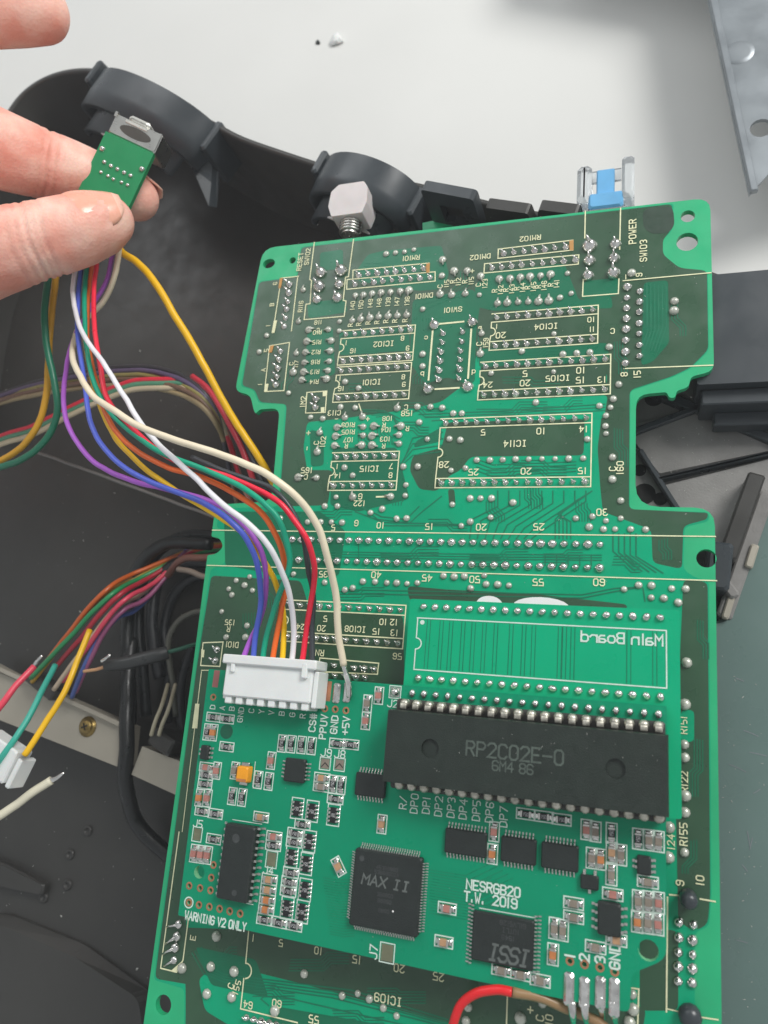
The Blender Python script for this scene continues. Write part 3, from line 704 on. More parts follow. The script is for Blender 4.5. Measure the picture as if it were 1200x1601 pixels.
# legend frames
def lr(rg, ps, closed=True, w=0.28, to=SILK): ln([rg(*p) for p in ps], w, closed, to)
lr(RA, [(692, 250), (1100, 212), (1100, 262)], False); lr(RA, [(692, 250), (690, 300)], False)
lr(RA, [(660, 300), (1132, 258), (1132, 308), (658, 352)])
lr(RA, [(308, 292), (400, 282)], False); lr(RA, [(308, 292), (262, 585)], False); lr(RA, [(395, 290), (362, 575)], False)
lr(RA, [(245, 655), (352, 637), (322, 895), (218, 900)])
lr(RA, [(445, 905), (552, 897), (543, 1012), (438, 1015)])
lr(RA, [(485, 100), (460, 300), (470, 305), (462, 430), (440, 432), (430, 515), (645, 497), (655, 415), (640, 412), (652, 288), (668, 285), (695, 85)], False)
lr(RB, [(442, 240), (842, 192), (842, 245), (440, 290)]); lr(RB, [(368, 318), (873, 270), (870, 320), (365, 368)])
lr(RB, [(908, 35), (905, 180)], False); lr(RB, [(1097, 20), (1092, 240)], False); lr(RB, [(897, 400), (893, 493), (1085, 478), (1088, 400)], False)
lr(RB, [(130, 640), (255, 628)], False, .45); lr(RB, [(90, 680), (68, 940)], False, .45); lr(RB, [(297, 670), (280, 930)], False, .45); lr(RB, [(105, 990), (230, 983)], False, .45)
lr(RC, [(425, 478), (895, 435)], False, 0.26); lr(RC, [(430, 948), (905, 930)], False, 0.26)
lr(RG, [(70, 420), (195, 415), (175, 568), (55, 562)])
lr(RN, [(320, 0), (205, 850), (305, 875), (345, 800), (380, 530)], False)
ln([(315, 1050), (285, 1300)], 0.2); ln([(330, 1048), (315, 1048)], 0.2)
lr(RN, [(755, 620), (737, 818)], False); lr(RN, [(725, 915), (705, 1103), (1060, 1190)], False)
arc = [(737 + 36 * math.sin(t), 866 - 48 * math.cos(t)) for t in [math.pi * i / 8 for i in range(9)]]
lr(RN, arc, False)
lr(RM, [(625, 745), (690, 750)], False); lr(RM, [(805, 770), (890, 785)], False); lr(RM, [(612, 760), (606, 1430)], False)
ln([(1043, 1577), (1060, 1581)], .22); ln([(1095, 1590), (1122, 1594)], .25)
lr(RG, [(800, 515), (1168, 548), (1160, 617), (790, 600)]); lr(RQ, [(280, 740), (275, 900)], False); lr(RQ, [(860, 730), (895, 735), (890, 900)], False)
lr(RD, [(895, 110), (920, 185)], False)
lr(RD, [(990, 607), (1050, 605)], False, 0.4)
tag(mk('printed_outlines', join(SILK), M_silk, MB), kind='stuff')
for rg, ps in [(RA, [(1085, 214), (1104, 211), (1102, 262), (1084, 264)]), (RB, [(822, 194), (845, 191), (845, 246), (824, 248)]), (RA, [(300, 292), (316, 290), (306, 345), (292, 348)]), (RA, [(268, 520), (286, 518), (272, 585), (256, 586)]),
               (RA, [(248, 655), (268, 652), (258, 690), (240, 692)]), (RA, [(220, 860), (240, 858), (234, 898), (216, 899)]), (RA, [(530, 902), (550, 900), (548, 925), (530, 926)]), (RA, [(520, 985), (540, 983), (538, 1010), (520, 1012)]),
               (RN, [(305, 873), (268, 868), (345, 800)]), (RG, [(60, 460), (80, 465), (75, 512), (58, 508)]), (RG, [(22, 800), (48, 802), (35, 955), (2, 955)])]:
    mk('printed_key', sheet([up2(*rg(*p)) for p in ps], 0.17), M_tan if ps[0][0] in (1085, 822, 300, 248) else M_silk, MB)

# legend lettering
def tx(s, rg, x, y, H=1.6, rot=180, **kw): return text(s, up2(*rg(x, y)), 0.18, H * 0.76, M_silk, MB, rot, sw=0.17, **kw)
tx('RM101', RA, 1003, 185, 1.7); tx('DM101', RA, 1072, 388, 1.7); tx('IC102', RA, 857, 645, 1.8); tx('IC101', RA, 792, 850, 1.8)
tx('1', RA, 655, 640); tx('8', RA, 958, 615); tx('16', RA, 692, 682); tx('9', RA, 985, 668); tx('1', RA, 622, 830); tx('8', RA, 962, 822); tx('16', RA, 628, 885); tx('9', RA, 965, 862)
tx('RESET', RA, 408, 205, 1.7, 90); tx('SW102', RA, 448, 178, 1.7, 90); tx('R116', RA, 412, 445, 1.6, 90); tx('6', RA, 275, 322, 1.5, 90); tx('B', RA, 258, 435, 1.6, 90); tx('1', RA, 238, 547, 1.5, 90)
tx('5', RA, 228, 680, 1.6, 90); tx('A', RA, 212, 785, 1.6, 90); tx('1', RA, 195, 862, 1.5, 90); tx('C', RA, 362, 752, 1.5, 90); tx('117', RA, 388, 752, 1.4, 90)
tx('1M2', RA, 425, 955, 1.8, 90); tx('C113', RA, 592, 1015, 1.7)
for i, (n, x, y) in enumerate([('140', 690, 440), ('150', 735, 435), ('149', 785, 428), ('148', 832, 425), ('139', 880, 420), ('147', 928, 418), ('138', 982, 415)]):
    tx(n, RA, x, y, 1.5, 90); tx('R', RA, x - 12, y + 105, 1.6, 90)
for i, n in enumerate(['118', 'R10', 'R15', 'R12', 'R16', 'R13', 'R14']): tx(n, RA, 505 - i * 3.5, 530 + i * 53, 1.5)
tx('C', RA, 505, 572, 1.5, 180)
tx('RM102', RB, 613, 182, 1.7); tx('DM102', RB, 345, 282, 1.7); tx('SW101', RB, 198, 565, 1.7); tx('IC104', RB, 698, 655, 1.8); tx('IC105', RB, 760, 932, 1.8)
tx('10', RB, 938, 618); tx('11', RB, 942, 670); tx('1', RB, 432, 655); tx('20', RB, 455, 702, 1.9); tx('5', RB, 585, 908, 1.9); tx('10', RB, 882, 890, 1.9); tx('15', RB, 880, 942, 1.9); tx('13', RB, 995, 940, 1.8); tx('20', RB, 585, 958, 1.9); tx('24', RB, 385, 968, 1.8)
for i, (a, x, y) in enumerate([('142', 452, 462), ('143', 512, 458), ('144', 570, 450), ('145', 628, 445), ('146', 685, 440), ('141', 752, 430)]):
    tx('R', RB, x - 30, y + 2, 1.6, 90); tx(a, RB, x + 2, y - 4, 1.5, 90)
tx('C', RB, 130, 440, 1.6, 90); tx('115', RB, 165, 425, 1.5, 90); tx('R', RB, 198, 415, 1.6, 90); tx('112', RB, 228, 415, 1.5, 90); tx('R', RB, 262, 415, 1.6, 90); tx('115', RB, 297, 410, 1.5, 90); tx('C', RB, 335, 432, 1.6, 90); tx('123', RB, 370, 425, 1.5, 90)
tx('+', RB, 303, 358, 1.8, 0); tx('C', RB, 340, 748, 1.7, 90); tx('159', RB, 375, 742, 1.5, 90); tx('c', RB, 55, 718, 1.6); tx('a', RB, 340, 662, 1.4, 90); tx('b', RB, 35, 910, 1.6); tx('d', RB, 310, 900, 1.6)
tx('POWER', RC, 475, 215, 2.0, 90); tx('SW103', RC, 533, 318, 1.9, 90); tx('9', RC, 510, 447, 1.7, 90); tx('1', RC, 440, 458, 1.5, 0); tx('C', RC, 368, 748, 1.7, 180); tx('8', RC, 430, 980, 1.8, 90); tx('15', RC, 500, 980, 1.8, 90)
tx('R109', RD, 838, 222, 1.5); tx('R105', RD, 838, 260, 1.5); tx('107', RD, 838, 302, 1.5); tx('R', RD, 828, 335, 1.5); tx('108', RD, 1047, 188, 1.5); tx('R', RD, 1030, 222, 1.5); tx('104', RD, 1040, 248, 1.5); tx('103', RD, 1035, 298, 1.5); tx('R', RD, 1028, 335, 1.5); tx('R', RD, 1155, 242, 1.5)
tx('C', RD, 1148, 128, 1.7); tx('158', RD, 1152, 160, 1.7); tx('+', RD, 943, 190, 1.8, 0); tx('-', RD, 775, 190, 1.6, 0); tx('+', RD, 625, 265, 1.9, 0); tx('-', RD, 618, 348, 1.7, 90); tx('C', RD, 668, 318, 1.7, 90); tx('102', RD, 703, 312, 1.7, 90)
tx('165', RD, 615, 465, 1.8); tx('C', RD, 612, 500, 1.7); tx('IC115', RD, 952, 457, 1.8); tx('1', RD, 778, 445); tx('7', RD, 1068, 443, 1.7); tx('14', RD, 780, 493, 1.7); tx('8', RD, 1065, 492, 1.7); tx('G', RD, 903, 605, 1.8); tx('122', RD, 897, 642, 1.7)
tx('5', RD, 758, 772, 1.8); tx('G', RD, 882, 748, 1.8); tx('10', RD, 1010, 760, 1.8); tx('35', RD, 705, 1022, 1.8); tx('40', RD, 988, 1025, 1.9)
tx('IC114', RE, 703, 322, 1.9); tx('5', RE, 532, 262, 1.8); tx('10', RE, 840, 255, 1.9); tx('14', RE, 1068, 245, 1.8); tx('28', RE, 322, 435, 1.9); tx('25', RE, 480, 475, 1.9); tx('20', RE, 762, 470, 1.9); tx('15', RE, 1062, 468, 1.8)
tx('15', RE, 242, 767, 1.8); tx('20', RE, 522, 770, 1.9); tx('25', RE, 830, 768, 1.9); tx('45', RE, 232, 1042, 1.9); tx('50', RE, 487, 1050, 1.9); tx('55', RE, 827, 1065, 1.9); tx('60', RE, 1153, 1065, 1.9); tx('30', RF, 312, 690, 1.9)
tx('C', RF, 368, 457, 1.8, 90); tx('160', RF, 408, 452, 1.8, 90)
tx('135', RG, 238, 293, 1.6); tx('R', RG, 230, 335, 1.6); tx('D101', RG, 252, 432, 1.7); tx('2', RG, 210, 522, 1.7); tx('5', RG, 835, 270, 1.7); tx('20', RG, 810, 330, 1.7); tx('24', RG, 680, 320, 1.6); tx('IC108', RG, 1022, 335, 1.7); tx('15', RG, 1152, 350, 1.7); tx('10', RG, 1195, 290, 1.7); tx('12', RH, 142, 292, 1.7); tx('13', RH, 145, 358, 1.7); tx('RN', RG, 800, 483, 1.7); tx('56', RH, 165, 505, 1.7)
tx('E', RN, 408, 660, 1.7, 90); tx('1', RN, 783, 660, 1.7); tx('5', RN, 958, 692, 1.7); tx('10', RN, 1190, 740, 1.7); tx('C', RN, 645, 960, 1.7, 80); tx('155', RN, 683, 968, 1.6, 80); tx('64', RN, 752, 1078, 1.7); tx('60', RN, 932, 1070, 1.7)
tx('15', RO, 430, 795, 1.8); tx('20', RO, 697, 850, 1.8); tx('25', RO, 942, 903, 1.8); tx('IC109', RO, 627, 1045, 1.9); tx('55', RO, 163, 1170, 1.8)
tx('+', RQ, 387, 832, 2.0, 0); tx('C', RQ, 432, 870, 1.8, 90); tx('10', RQ, 475, 878, 1.7, 90)
tx('R151', RI, 748, 800, 1.6, 90); tx('R122', RI, 752, 1105, 1.6, 90); tx('R155', RM, 705, 390, 1.7, 90); tx('124', RM, 632, 435, 1.6, 90); tx('9', RM, 685, 675, 1.7, 90); tx('10', RM, 802, 660, 1.7, 90)

# switches mounted under the far edge, and the plug block under the right edge
pw = U(946, 366, -3)
SWP = mk('power_switch', box(pw.x, pw.y + 1.5, -7, -1.9, 11.0, 11, 0, 0.5), M_clear, MB, org=pw)
cxp, cyp = pw.x, pw.y + 7
mk('slider', join([box(cxp, cyp + 2.5, -6.4, -2.2, 8.4, 4.5, 0, 0.5), box(cxp - 0.2, cyp + 8.4, -6.2, -4.0, 4.4, 9, 0, 0.3)]), M_blue, SWP)
mk('clear_guard', join([box(cxp - 5.3, cyp + 8.0, -7.2, -1.8, 3.6, 11, 0, 1.0), box(cxp + 5.3, cyp + 8.4, -7.2, -1.8, 3.0, 12, 0, 0.7), box(cxp, cyp + 12.6, -7.0, -6.2, 7.2, 3.4)]), M_clear, SWP)
rw = U(545, 372, -4)
SWR = mk('reset_switch', box(rw.x, rw.y - 7, -8, -1.9, 10, 9, 0, 0.4), M_tin, MB, org=rw)
sp = []
for i in range(5): sp.append(tube([(rw.x + 2.9 * math.cos(a), rw.y + 2 + i * 0.9, -4.6 + 2.9 * math.sin(a)) for a in [2 * math.pi * q / 14 for q in range(15)]], 0.4, 5))
sp.append(([(x, rw.y + 1 + z, y) for x, y, z in [(rw.x + 2.6 * math.cos(a), -4.6 + 2.6 * math.sin(a), zz) for zz in (0, 6.5) for a in [2 * math.pi * q / 12 for q in range(12)]]], [(i, (i + 1) % 12, 12 + (i + 1) % 12, 12 + i) for i in range(12)]))
mk('spring', join(sp), M_tin, SWR, True)
cap = [(-4.6, 0), (4.6, 0), (5.7, 3.4), (5.5, 8.2), (4.2, 10.2), (-3.4, 10.2), (-5.5, 8.2), (-5.9, 3.4)]
v_, f_ = prism(rnd(cap, 0.35, 2), -3.8, 3.8)
mk('button_cap', ([(rw.x + x, rw.y + 5.2 + y, -4.4 + z) for x, y, z in v_], f_), M_frost, SWR)
mk('button_stem', box(rw.x - 1.8, rw.y + 18.2, -8.4, -5.2, 6.4, 4.0, 0, 0.6), M_frost, SWR)
a, b, c, d = U(1086, 436, -3), U(1260, 416, -3), U(1260, 590, -3), U(1086, 588, -3)
blk = [(a.x, a.y), (b.x + 8, a.y), (b.x + 8, c.y - 1), (a.x, c.y - 1)]
EXP = mk('expansion_connector', prism(rnd(blk, 0.5, 2), -13.5, -1.9), M_black2, MB, org=a)
mk('connector_flange', box(a.x + 24, c.y - 2.9, -14, -4.6, 46, 3.6, 0, 0.3), M_black2, EXP)
mk('connector_foot', box(a.x + 19, c.y - 6.2, -14, -9.6, 30, 3.2, 0, 0.3), M_black2, EXP)
# ------------------------------------------------------------------ adapter board
HA = 7.8
def ua(px, py): return up2(px, py, HA)
AD = thing('adapter_board', 'plain green adapter board with mirrored Main Board lettering, stacked on the main board', 'circuit board', (24, -62, 0.2))
x0, y0 = ua(641, 936); x1, _ = ua(1062, 955); _, y1 = ua(1063, 1281)
sides(mk('board_plate', prism(rnd(rect(x0, y1, x1, y0), 0.5, 2), HA - 1.6, HA), M_adapt, AD), M_side)
ADM = meshdata('adapter_joint', join([lathe([(0.88, 0.02), (0.84, 0.3), (0.62, 0.62), (0.3, 0.8)], 9), lathe([(0.36, 0.7), (0.33, 1.0), (0.15, 1.1)], 6)]), M_solder, True)
for i in range(20):
    for vv in (-45.85, -45.85 - 15.24):
        inst('solder_joint', ADM, (0.13 + 2.54 * i, vv, HA), AD, random.uniform(0, 6), (random.uniform(.95, 1.1), random.uniform(.85, 1), random.uniform(.85, 1.15)))
    if i % 3 == 0: mk('pin_header', box(0.13 + 2.54 * i, -45.85, 0.2, HA - 1.65, 0.64, 0.64), M_tin, AD)
s = []
xa, ya = ua(653, 966); xb, yb = ua(1042, 1076)
mid = ya - (ya - yb) * 0.5
arc = [(xa + 1.2 * math.sin(t), mid + 1.2 * math.cos(t)) for t in [math.pi * i / 8 for i in range(9)]]
s.append(strip([(xa, ya), (xa, mid + 1.2)] + arc[1:-1] + [(xa, mid - 1.2), (xa, yb), (xb, yb), (xb, ya), (xa - 0.1, ya)], 0.26, HA + 0.05))
mk('printed_outline', join(s), M_silkw, AD)
p = ua(660, 973); mk('printed_dot', sheet(circle(p[0], p[1], 0.5, 12), HA + 0.06), M_silkw, AD)
p = ua(971, 998); text('Main Board', p, HA + 0.08, 2.0, M_silkw, AD, 0, True, sw=0.17, w=0.66, gap=0.2)
s = []
for i, px in enumerate([668, 688, 703, 722, 738, 755, 773, 797, 817, 832, 873, 880, 893, 980, 1020]):
    a = ua(px, 970); b = ua(px - 3, 1068); s.append(strip([(a[0], ya - 0.4), (a[0], yb + 0.4)], 0.16, HA + 0.01)); s.append(strip([(a[0] + 0.75, ya - 0.4), (a[0] + 0.75, yb + 0.4)], 0.16, HA + 0.01))
tag(mk('traces', join(s), M_trace, AD), kind='stuff')
# dabs of white tape between the boards
for (px, py, w_, d_) in [(764, 940, 5.5, 2.2), (845, 942, 11.5, 2.4)]:
    q = ua(px, py)
    o = mk('foam_tape', prism([(q[0] + w_ * math.cos(t) * 0.5, y0 - 1.0 + d_ * math.sin(t) * 0.8 + 0.6) for t in [math.pi * i / 10 for i in range(11)]], HA - 1.7, HA - 0.2), M_white, AD)

# ------------------------------------------------------------------ RGB video board
HB = 10.0
def ub(px, py, h=HB): return up2(px, py, h)
NB = thing('video_board', 'green video board crowded with small chips, stacked over the adapter board', 'circuit board', (5, -95, 0.2))
no = [(326, 1046), (627, 1071), (1042, 1104), (1041, 1280), (1042, 1499, 3), (1010, 1513, 3), (988, 1521, 3), (984, 1583, 1), (850, 1556), (747, 1534), (497, 1479), (278, 1431)]
NOUT = rnd([(*ub(a[0], a[1]), a[2] if len(a) > 2 else 0.3) for a in no], 0.3, 3)
def hb(rg, x, y, r): return circle(*ub(*rg(x, y)), r, 14)
NH = [hb(RQ, 940, 555, 1.75), hb(RN, 445, 250, 1.3)]
NHs = [hb(RG, *p, 0.42) for p in [(830, 832), (895, 836), (962, 843), (132, 760)]] + [hb(RN, *p, 0.5) for p in [(382, 335), (450, 350), (515, 364), (380, 440), (443, 455), (508, 467), (572, 480), (635, 495), (700, 510), (520, 285), (533, 205)]] + [hb(RQ, *p, 0.5) for p in [(572, 605), (640, 620), (713, 635), (782, 655)]]
sides(mk('board_plate', prism(NOUT, HB - 1.6, HB, NH + NHs), M_rgb, NB), M_side)
for q in NHs:
    c = Vector((sum(p[0] for p in q) / len(q), sum(p[1] for p in q) / len(q)))
    mk('plated_hole', sheet(circle(c.x, c.y, 0.78, 14), HB + 0.02, [circle(c.x, c.y, 0.42, 14)]), M_copper, NB)
q = ub(*RG(215, 975)); mk('printed_ring', sheet(circle(q[0], q[1], 1.6, 18), HB + 0.02), mat('hole_tint', (0, 84, 60), 0.5), NB)
sk = []
def lnb(ps, w=0.23, closed=True): sk.append(strip(ps, w, HB + 0.04, closed))
NJ = meshdata('row_joint', lathe([(0.72, 0.02), (0.7, 0.35), (0.5, 0.75), (0.24, 0.92)], 9), M_solder, True)
for i in range(20): inst('solder_joint', NJ, (-0.33 + 2.54 * i, -64.35, HB), NB, 0, (random.uniform(.9, 1.1), random.uniform(1.05, 1.3), random.uniform(.85, 1.1)))
# fine trace combing over the mask
s = []
for i in range(22):
    a = ub(505 + i * 0.5, 1372 + i * 4.2); b = ub(553, 1378 + i * 4.2); s.append(strip([a, (a[0] + 3, a[1]), (b[0], b[1] + .3)], 0.12, HB + 0.006))
for i in range(16):
    a = ub(672, 1360 + i * 4.5); s.append(strip([a, (a[0] + 7 + (i % 5), a[1]), (a[0] + 12 + (i % 5), a[1] + 3)], 0.12, HB + 0.006))
tag(mk('traces', join(s), M_rgbt, NB), kind='stuff')

# small chip components -------------------------------------------------
def smd_meshes(L, Wd, Ht):
    body = box(0, 0, 0.06, Ht, L * 0.62, Wd, 0, 0.05)
    t = box(0, 0, 0.02, Ht + 0.03, L * 0.21, Wd + 0.04, 0, 0.06)
    return body, t
SMD = {}
for kd, (m_, ht) in {'R': (M_rbody, 0.5), 'C1': (M_cap1, 0.85), 'C2': (M_cap2, 0.8), 'C3': (M_cap3, 0.8), 'C4': (M_cap4, 0.9)}.items():
    b_, t_ = smd_meshes(2.05, 1.2, ht)
    SMD[kd] = (meshdata('smd_' + kd, b_, m_), meshdata('smd_end', t_, M_tin), meshdata('smd_fillet', box(0, 0, 0.02, 0.24, 0.75, 1.15, 0, 0.1, 0.12), M_solder))
def outline(x, y, a, L, Wd):
    c, s_ = math.cos(a), math.sin(a)
    lnb([(x + c * p - s_ * q_, y + s_ * p + c * q_) for p, q_ in [(-L / 2, -Wd / 2), (L / 2, -Wd / 2), (L / 2, Wd / 2), (-L / 2, Wd / 2)]])
NAME = {'R': 'chip_resistor', 'C1': 'chip_capacitor', 'C2': 'chip_capacitor', 'C3': 'chip_capacitor', 'C4': 'chip_capacitor'}
def smd(rg, x, y, ori, kd='R', box_=True, sc=1.0):
    u, v = ub(*rg(x, y), HB + 0.3)
    a = {'h': 0.0, 'v': math.pi / 2}.get(ori, ori)
    a += random.uniform(-0.04, 0.04)
    b_, t_, f_ = SMD[kd]
    o = inst(NAME[kd], b_, (u, v, HB), NB, a, (sc, sc, sc))
    for sg in (-1, 1):
        for me_, nm, off in ((t_, 'terminal', 0.83), (f_, 'solder_fillet', 1.24)):
            e = bpy.data.objects.new(nm, me_); COL.objects.link(e); e.parent = o; e.location = (sg * off * S, 0, 0)
    if kd == 'R':
        e = bpy.data.objects.new('printed_value', RV); COL.objects.link(e); e.parent = o
    if box_: outline(u, v, {'h': 0.0, 'v': math.pi / 2}.get(ori, ori), 3.5 * sc, 1.9 * sc)
    return o
RV = meshdata('resistor_value', join([strip([(x + i * 0.36, y) for x, y in st], 0.07, 0.52) for i, g in enumerate(('150')) for st in [[(a / 4 * 0.26 - 0.48, b / 6 * 0.6 - 0.3) for a, b in [(int(t[j]), int(t[j + 1])) for j in range(0, len(t) - 1, 2)]] for t in GL[g].split()]]), M_rmark)
for x, y in [(680, 130), (738, 134), (802, 139), (865, 145)]: smd(RJ, x, y, 'v')
for r_ in [(RJ, 1025, 130, 'h', 'R'), (RJ, 1110, 136, 'h', 'R'), (RJ, 612, 237, 'v', 'C2'), (RJ, 530, 357, 'v', 'R'), (RJ, 597, 367, 'v', 'R'), (RJ, 333, 150, 'h', 'R'), (RJ, 213, 58, 'v', 'R'), (RJ, 250, 61, 'v', 'C4'),
           (RJ, 207, 278, 'h', 'C2'), (RJ, 205, 328, 'h', 'R'), (RJ, 197, 383, 'h', 'R'), (RJ, 271, 300, 'v', 'C2'), (RJ, 163, 470, 'v', 'C4'), (RJ, 213, 472, 'v', 'C2'), (RJ, 180, 553, 'h', 'R'), (RJ, 262, 570, 'h', 'R'),
           (RJ, 368, 460, 'v', 'R'), (RJ, 430, 468, 'v', 'R'), (RJ, 548, 590, 'h', 'C1'), (RJ, 130, 818, 'v', 'C2'), (RJ, 172, 824, 'v', 'C2'), (RJ, 214, 829, 'v', 'C2'), (RJ, 630, 712, 'h', 'C2'), (RJ, 625, 768, 'h', 'R'),
           (RJ, 600, 980, 'h', 'C1'), (RJ, 593, 1045, 'h', 'C1'), (RJ, 587, 1108, 'h', 'C4'), (RJ, 580, 1168, 'h', 'C4'), (RN, 850, 548, 'h', 'R'), (RN, 940, 566, 'h', 'R'), (RN, 1035, 585, 'h', 'R'),
           (RJ, 808, 636, 'h', 'R'), (RJ, 762, 692, 'h', 'R'), (RJ, 755, 747, 'h', 'R'), (RJ, 735, 938, 'h', 'R'), (RJ, 725, 997, 'h', 'R'), (RJ, 718, 1054, 'h', 'R'), (RJ, 930, 345, 'h', 'C1'), (RJ, 925, 400, 'h', 'C3'),
           (RJ, 1000, 385, 'v', 'R'), (RJ, 1050, 391, 'v', 'R'), (RJ, 1013, 476, 'h', 'R'), (RJ, 1033, 900, -0.95, 'C1'), (RK, 465, 635, 'v', 'C1'), (RL, 368, 482, 'v', 'C2'), (RL, 357, 622, 'v', 'C4'),
           (RL, 565, 372, 'h', 'R'), (RL, 678, 388, 'h', 'R'), (RL, 790, 406, 'h', 'R'), (RL, 945, 470, 'v', 'C2'), (RL, 1003, 482, 'v', 'C3'), (RL, 1103, 492, 'v', 'R'), (RL, 978, 648, 'v', 'C3'), (RL, 1036, 656, 'v', 'C4'), (RL, 1104, 612, 'v', 'C1'), (RL, 1163, 628, 'v', 'C3'),
           (RL, 1102, 752, 'v', 'C3'), (RL, 1110, 874, 'h', 'C2'), (RL, 865, 930, 'h', 'C3'), (RL, 865, 1017, 'h', 'C3'), (RL, 745, 1088, 'v', 'C3'), (RL, 798, 1100, 'v', 'C3'),
           (RM, 440, 420, 'v', 'R'), (RM, 502, 427, 'v', 'C3'), (RM, 560, 435, 'v', 'C3'), (RM, 497, 672, 'h', 'C3'), (RM, 440, 785, 'v', 'C3'), (RM, 500, 790, 'v', 'C3'), (RM, 560, 795, 'v', 'C2'), (RM, 435, 905, 'v', 'C4'), (RM, 497, 912, 'v', 'C3'), (RM, 557, 920, 'v', 'C2'),
           (RM, 190, 1055, 'h', 'C3'), (RM, 312, 1012, 'h', 'C1'), (RQ, 492, 575, 'v', 'C4'), (RQ, 250, 648, 'h', 'C3'), (RQ, 340, 668, 'h', 'C3'), (RQ, 432, 697, 'h', 'C3'), (RO, 993, 478, 'h', 'C2'), (RO, 972, 688, 'h', 'C1'),
           (RG, 130, 885, 'h', 'R'), (RG, 215, 896, 'h', 'R'), (RG, 1095, 800, 'v', 'C3'), (RG, 1085, 908, 'v', 'C2'), (RH, 46, 750, 'v', 'C2'), (RJ, 252, 728, 'h', 'R'), (RJ, 385, 300, 'v', 'C3')]: smd(*r_)
# four-way resistor arrays
AB = meshdata('array_body', box(0, 0, 0.05, 0.5, 1.5, 3.0, 0, 0.06), M_rbody)
AE = meshdata('array_end', join([box(sx_ * 0.85, -1.15 + i * 0.77, 0.03, 0.52, 0.5, 0.42, 0, 0.05) for i in range(4) for sx_ in (-1, 1)]), M_tin)
AF = meshdata('array_solder', join([box(sx_ * 1.15, -1.15 + i * 0.77, 0.02, 0.2, 0.5, 0.42, 0, 0.08) for i in range(4) for sx_ in (-1, 1)]), M_solder)
for rg, x, y in [(RJ, 778, 535), (RJ, 872, 553), (RJ, 1005, 577), (RJ, 855, 742), (RJ, 835, 882), (RJ, 743, 840), (RJ, 828, 1044), (RN, 995, 475), (RN, 1090, 497)]:
    u, v = ub(*rg(x, y)); o = inst('resistor_array', AB, (u, v, HB), NB, random.uniform(-0.03, 0.03))
    for me_, nm in ((AE, 'terminals'), (AF, 'solder_fillets'), (RV, 'printed_value')):
        e = bpy.data.objects.new(nm, me_); COL.objects.link(e); e.parent = o
        if nm != 'printed_value': e['kind'] = 'stuff'
    outline(u, v, 0, 2.7, 4.1)
# jumper pads
for rg, x, y, sx_, sy_, m_ in [(RJ, 152, 698, 2.3, 2.9, M_pad), (RJ, 617, 855, 2.5, 3.2, M_pad), (RJ, 952, 256, 2.4, 2.5, M_cap3), (RJ, 1042, 262, 2.4, 2.5, M_cap3), (RO, 620, 755, 2.9, 3.4, M_pad), (RH, 150, 728, 2.5, 2.5, M_tin)]:
    u, v = ub(*rg(x, y)); mk('jumper_pad', sheet(rect(u - sx_ / 2 + .25, v - sy_ / 2 + .25, u + sx_ / 2 - .25, v + sy_ / 2 - .25), HB + 0.03), m_, NB); lnb(rect(u - sx_ / 2, v - sy_ / 2, u + sx_ / 2, v + sy_ / 2), 0.2)
    if m_ is M_cap3: mk('printed_mark', strip([(u - .8, v - .7), (u, v + .2), (u + .8, v - .5)], 0.18, HB + 0.05), M_rbody, NB)
u, v = ub(*RH(150, 728)); inst('solder_joint', meshdata('jumper_blob', lathe([(0.95, 0.02), (0.9, 0.4), (0.5, 0.8), (0.2, 0.9)], 10), M_solder, True), (u, v, HB + 0.03), NB)
u, v = ub(*RG(150, 645)); mk('bare_pad', sheet(rect(u - .75, v - 1.9, u + .75, v + 1.9), HB + 0.03), mat('pad_rose', (150, 96, 92), 0.5), NB)
u, v = ub(*RG(848, 722)); mk('bare_pad', sheet(rect(u - .8, v - 2.1, u + .8, v + 2.1), HB + 0.03), M_copper, NB)
for (x, y) in [(905, 735), (970, 730)]:
    u, v = ub(*RG(x, y)); mk('soldered_pad', box(u, v, HB + 0.01, HB + 0.55, 1.7, 4.2, 0, 0.35), M_solder, NB)
for i, (x, y, l) in enumerate([(568, 725, 5.4), (640, 742, 5.0), (715, 742, 5.2), (780, 765, 6.2)]):
    u, v = ub(*RQ(x, y)); mk('soldered_pad', box(u, v - 0.3, HB + 0.01, HB + 0.6, 1.8, l, 0, 0.4), M_solder, NB)
# orange tantalum capacitor
u, v = ub(*RJ(437, 322), HB + 1.5)
T_ = mk('tantalum_capacitor', box(u, v, HB + 0.1, HB + 2.0, 3.0, 3.4, 0, 0.25, 0.12), M_tant, NB, org=Vector((u, v, HB)))
mk('terminal', box(u, v + 2.0, HB + 0.03, HB + 0.9, 1.9, 0.8, 0, 0.1), M_tin, T_); mk('terminal', box(u, v - 1.95, HB + 0.03, HB + 0.9, 1.9, 0.7, 0, 0.1), M_tin, T_)
mk('printed_bar', box(u, v - 1.2, HB + 2.01, HB + 2.03, 2.3, 0.55), M_cap4, T_)
lnb([(u + 1.9, v + 2.7), (u + 2.0, v - 2.4)], 0.17, False)

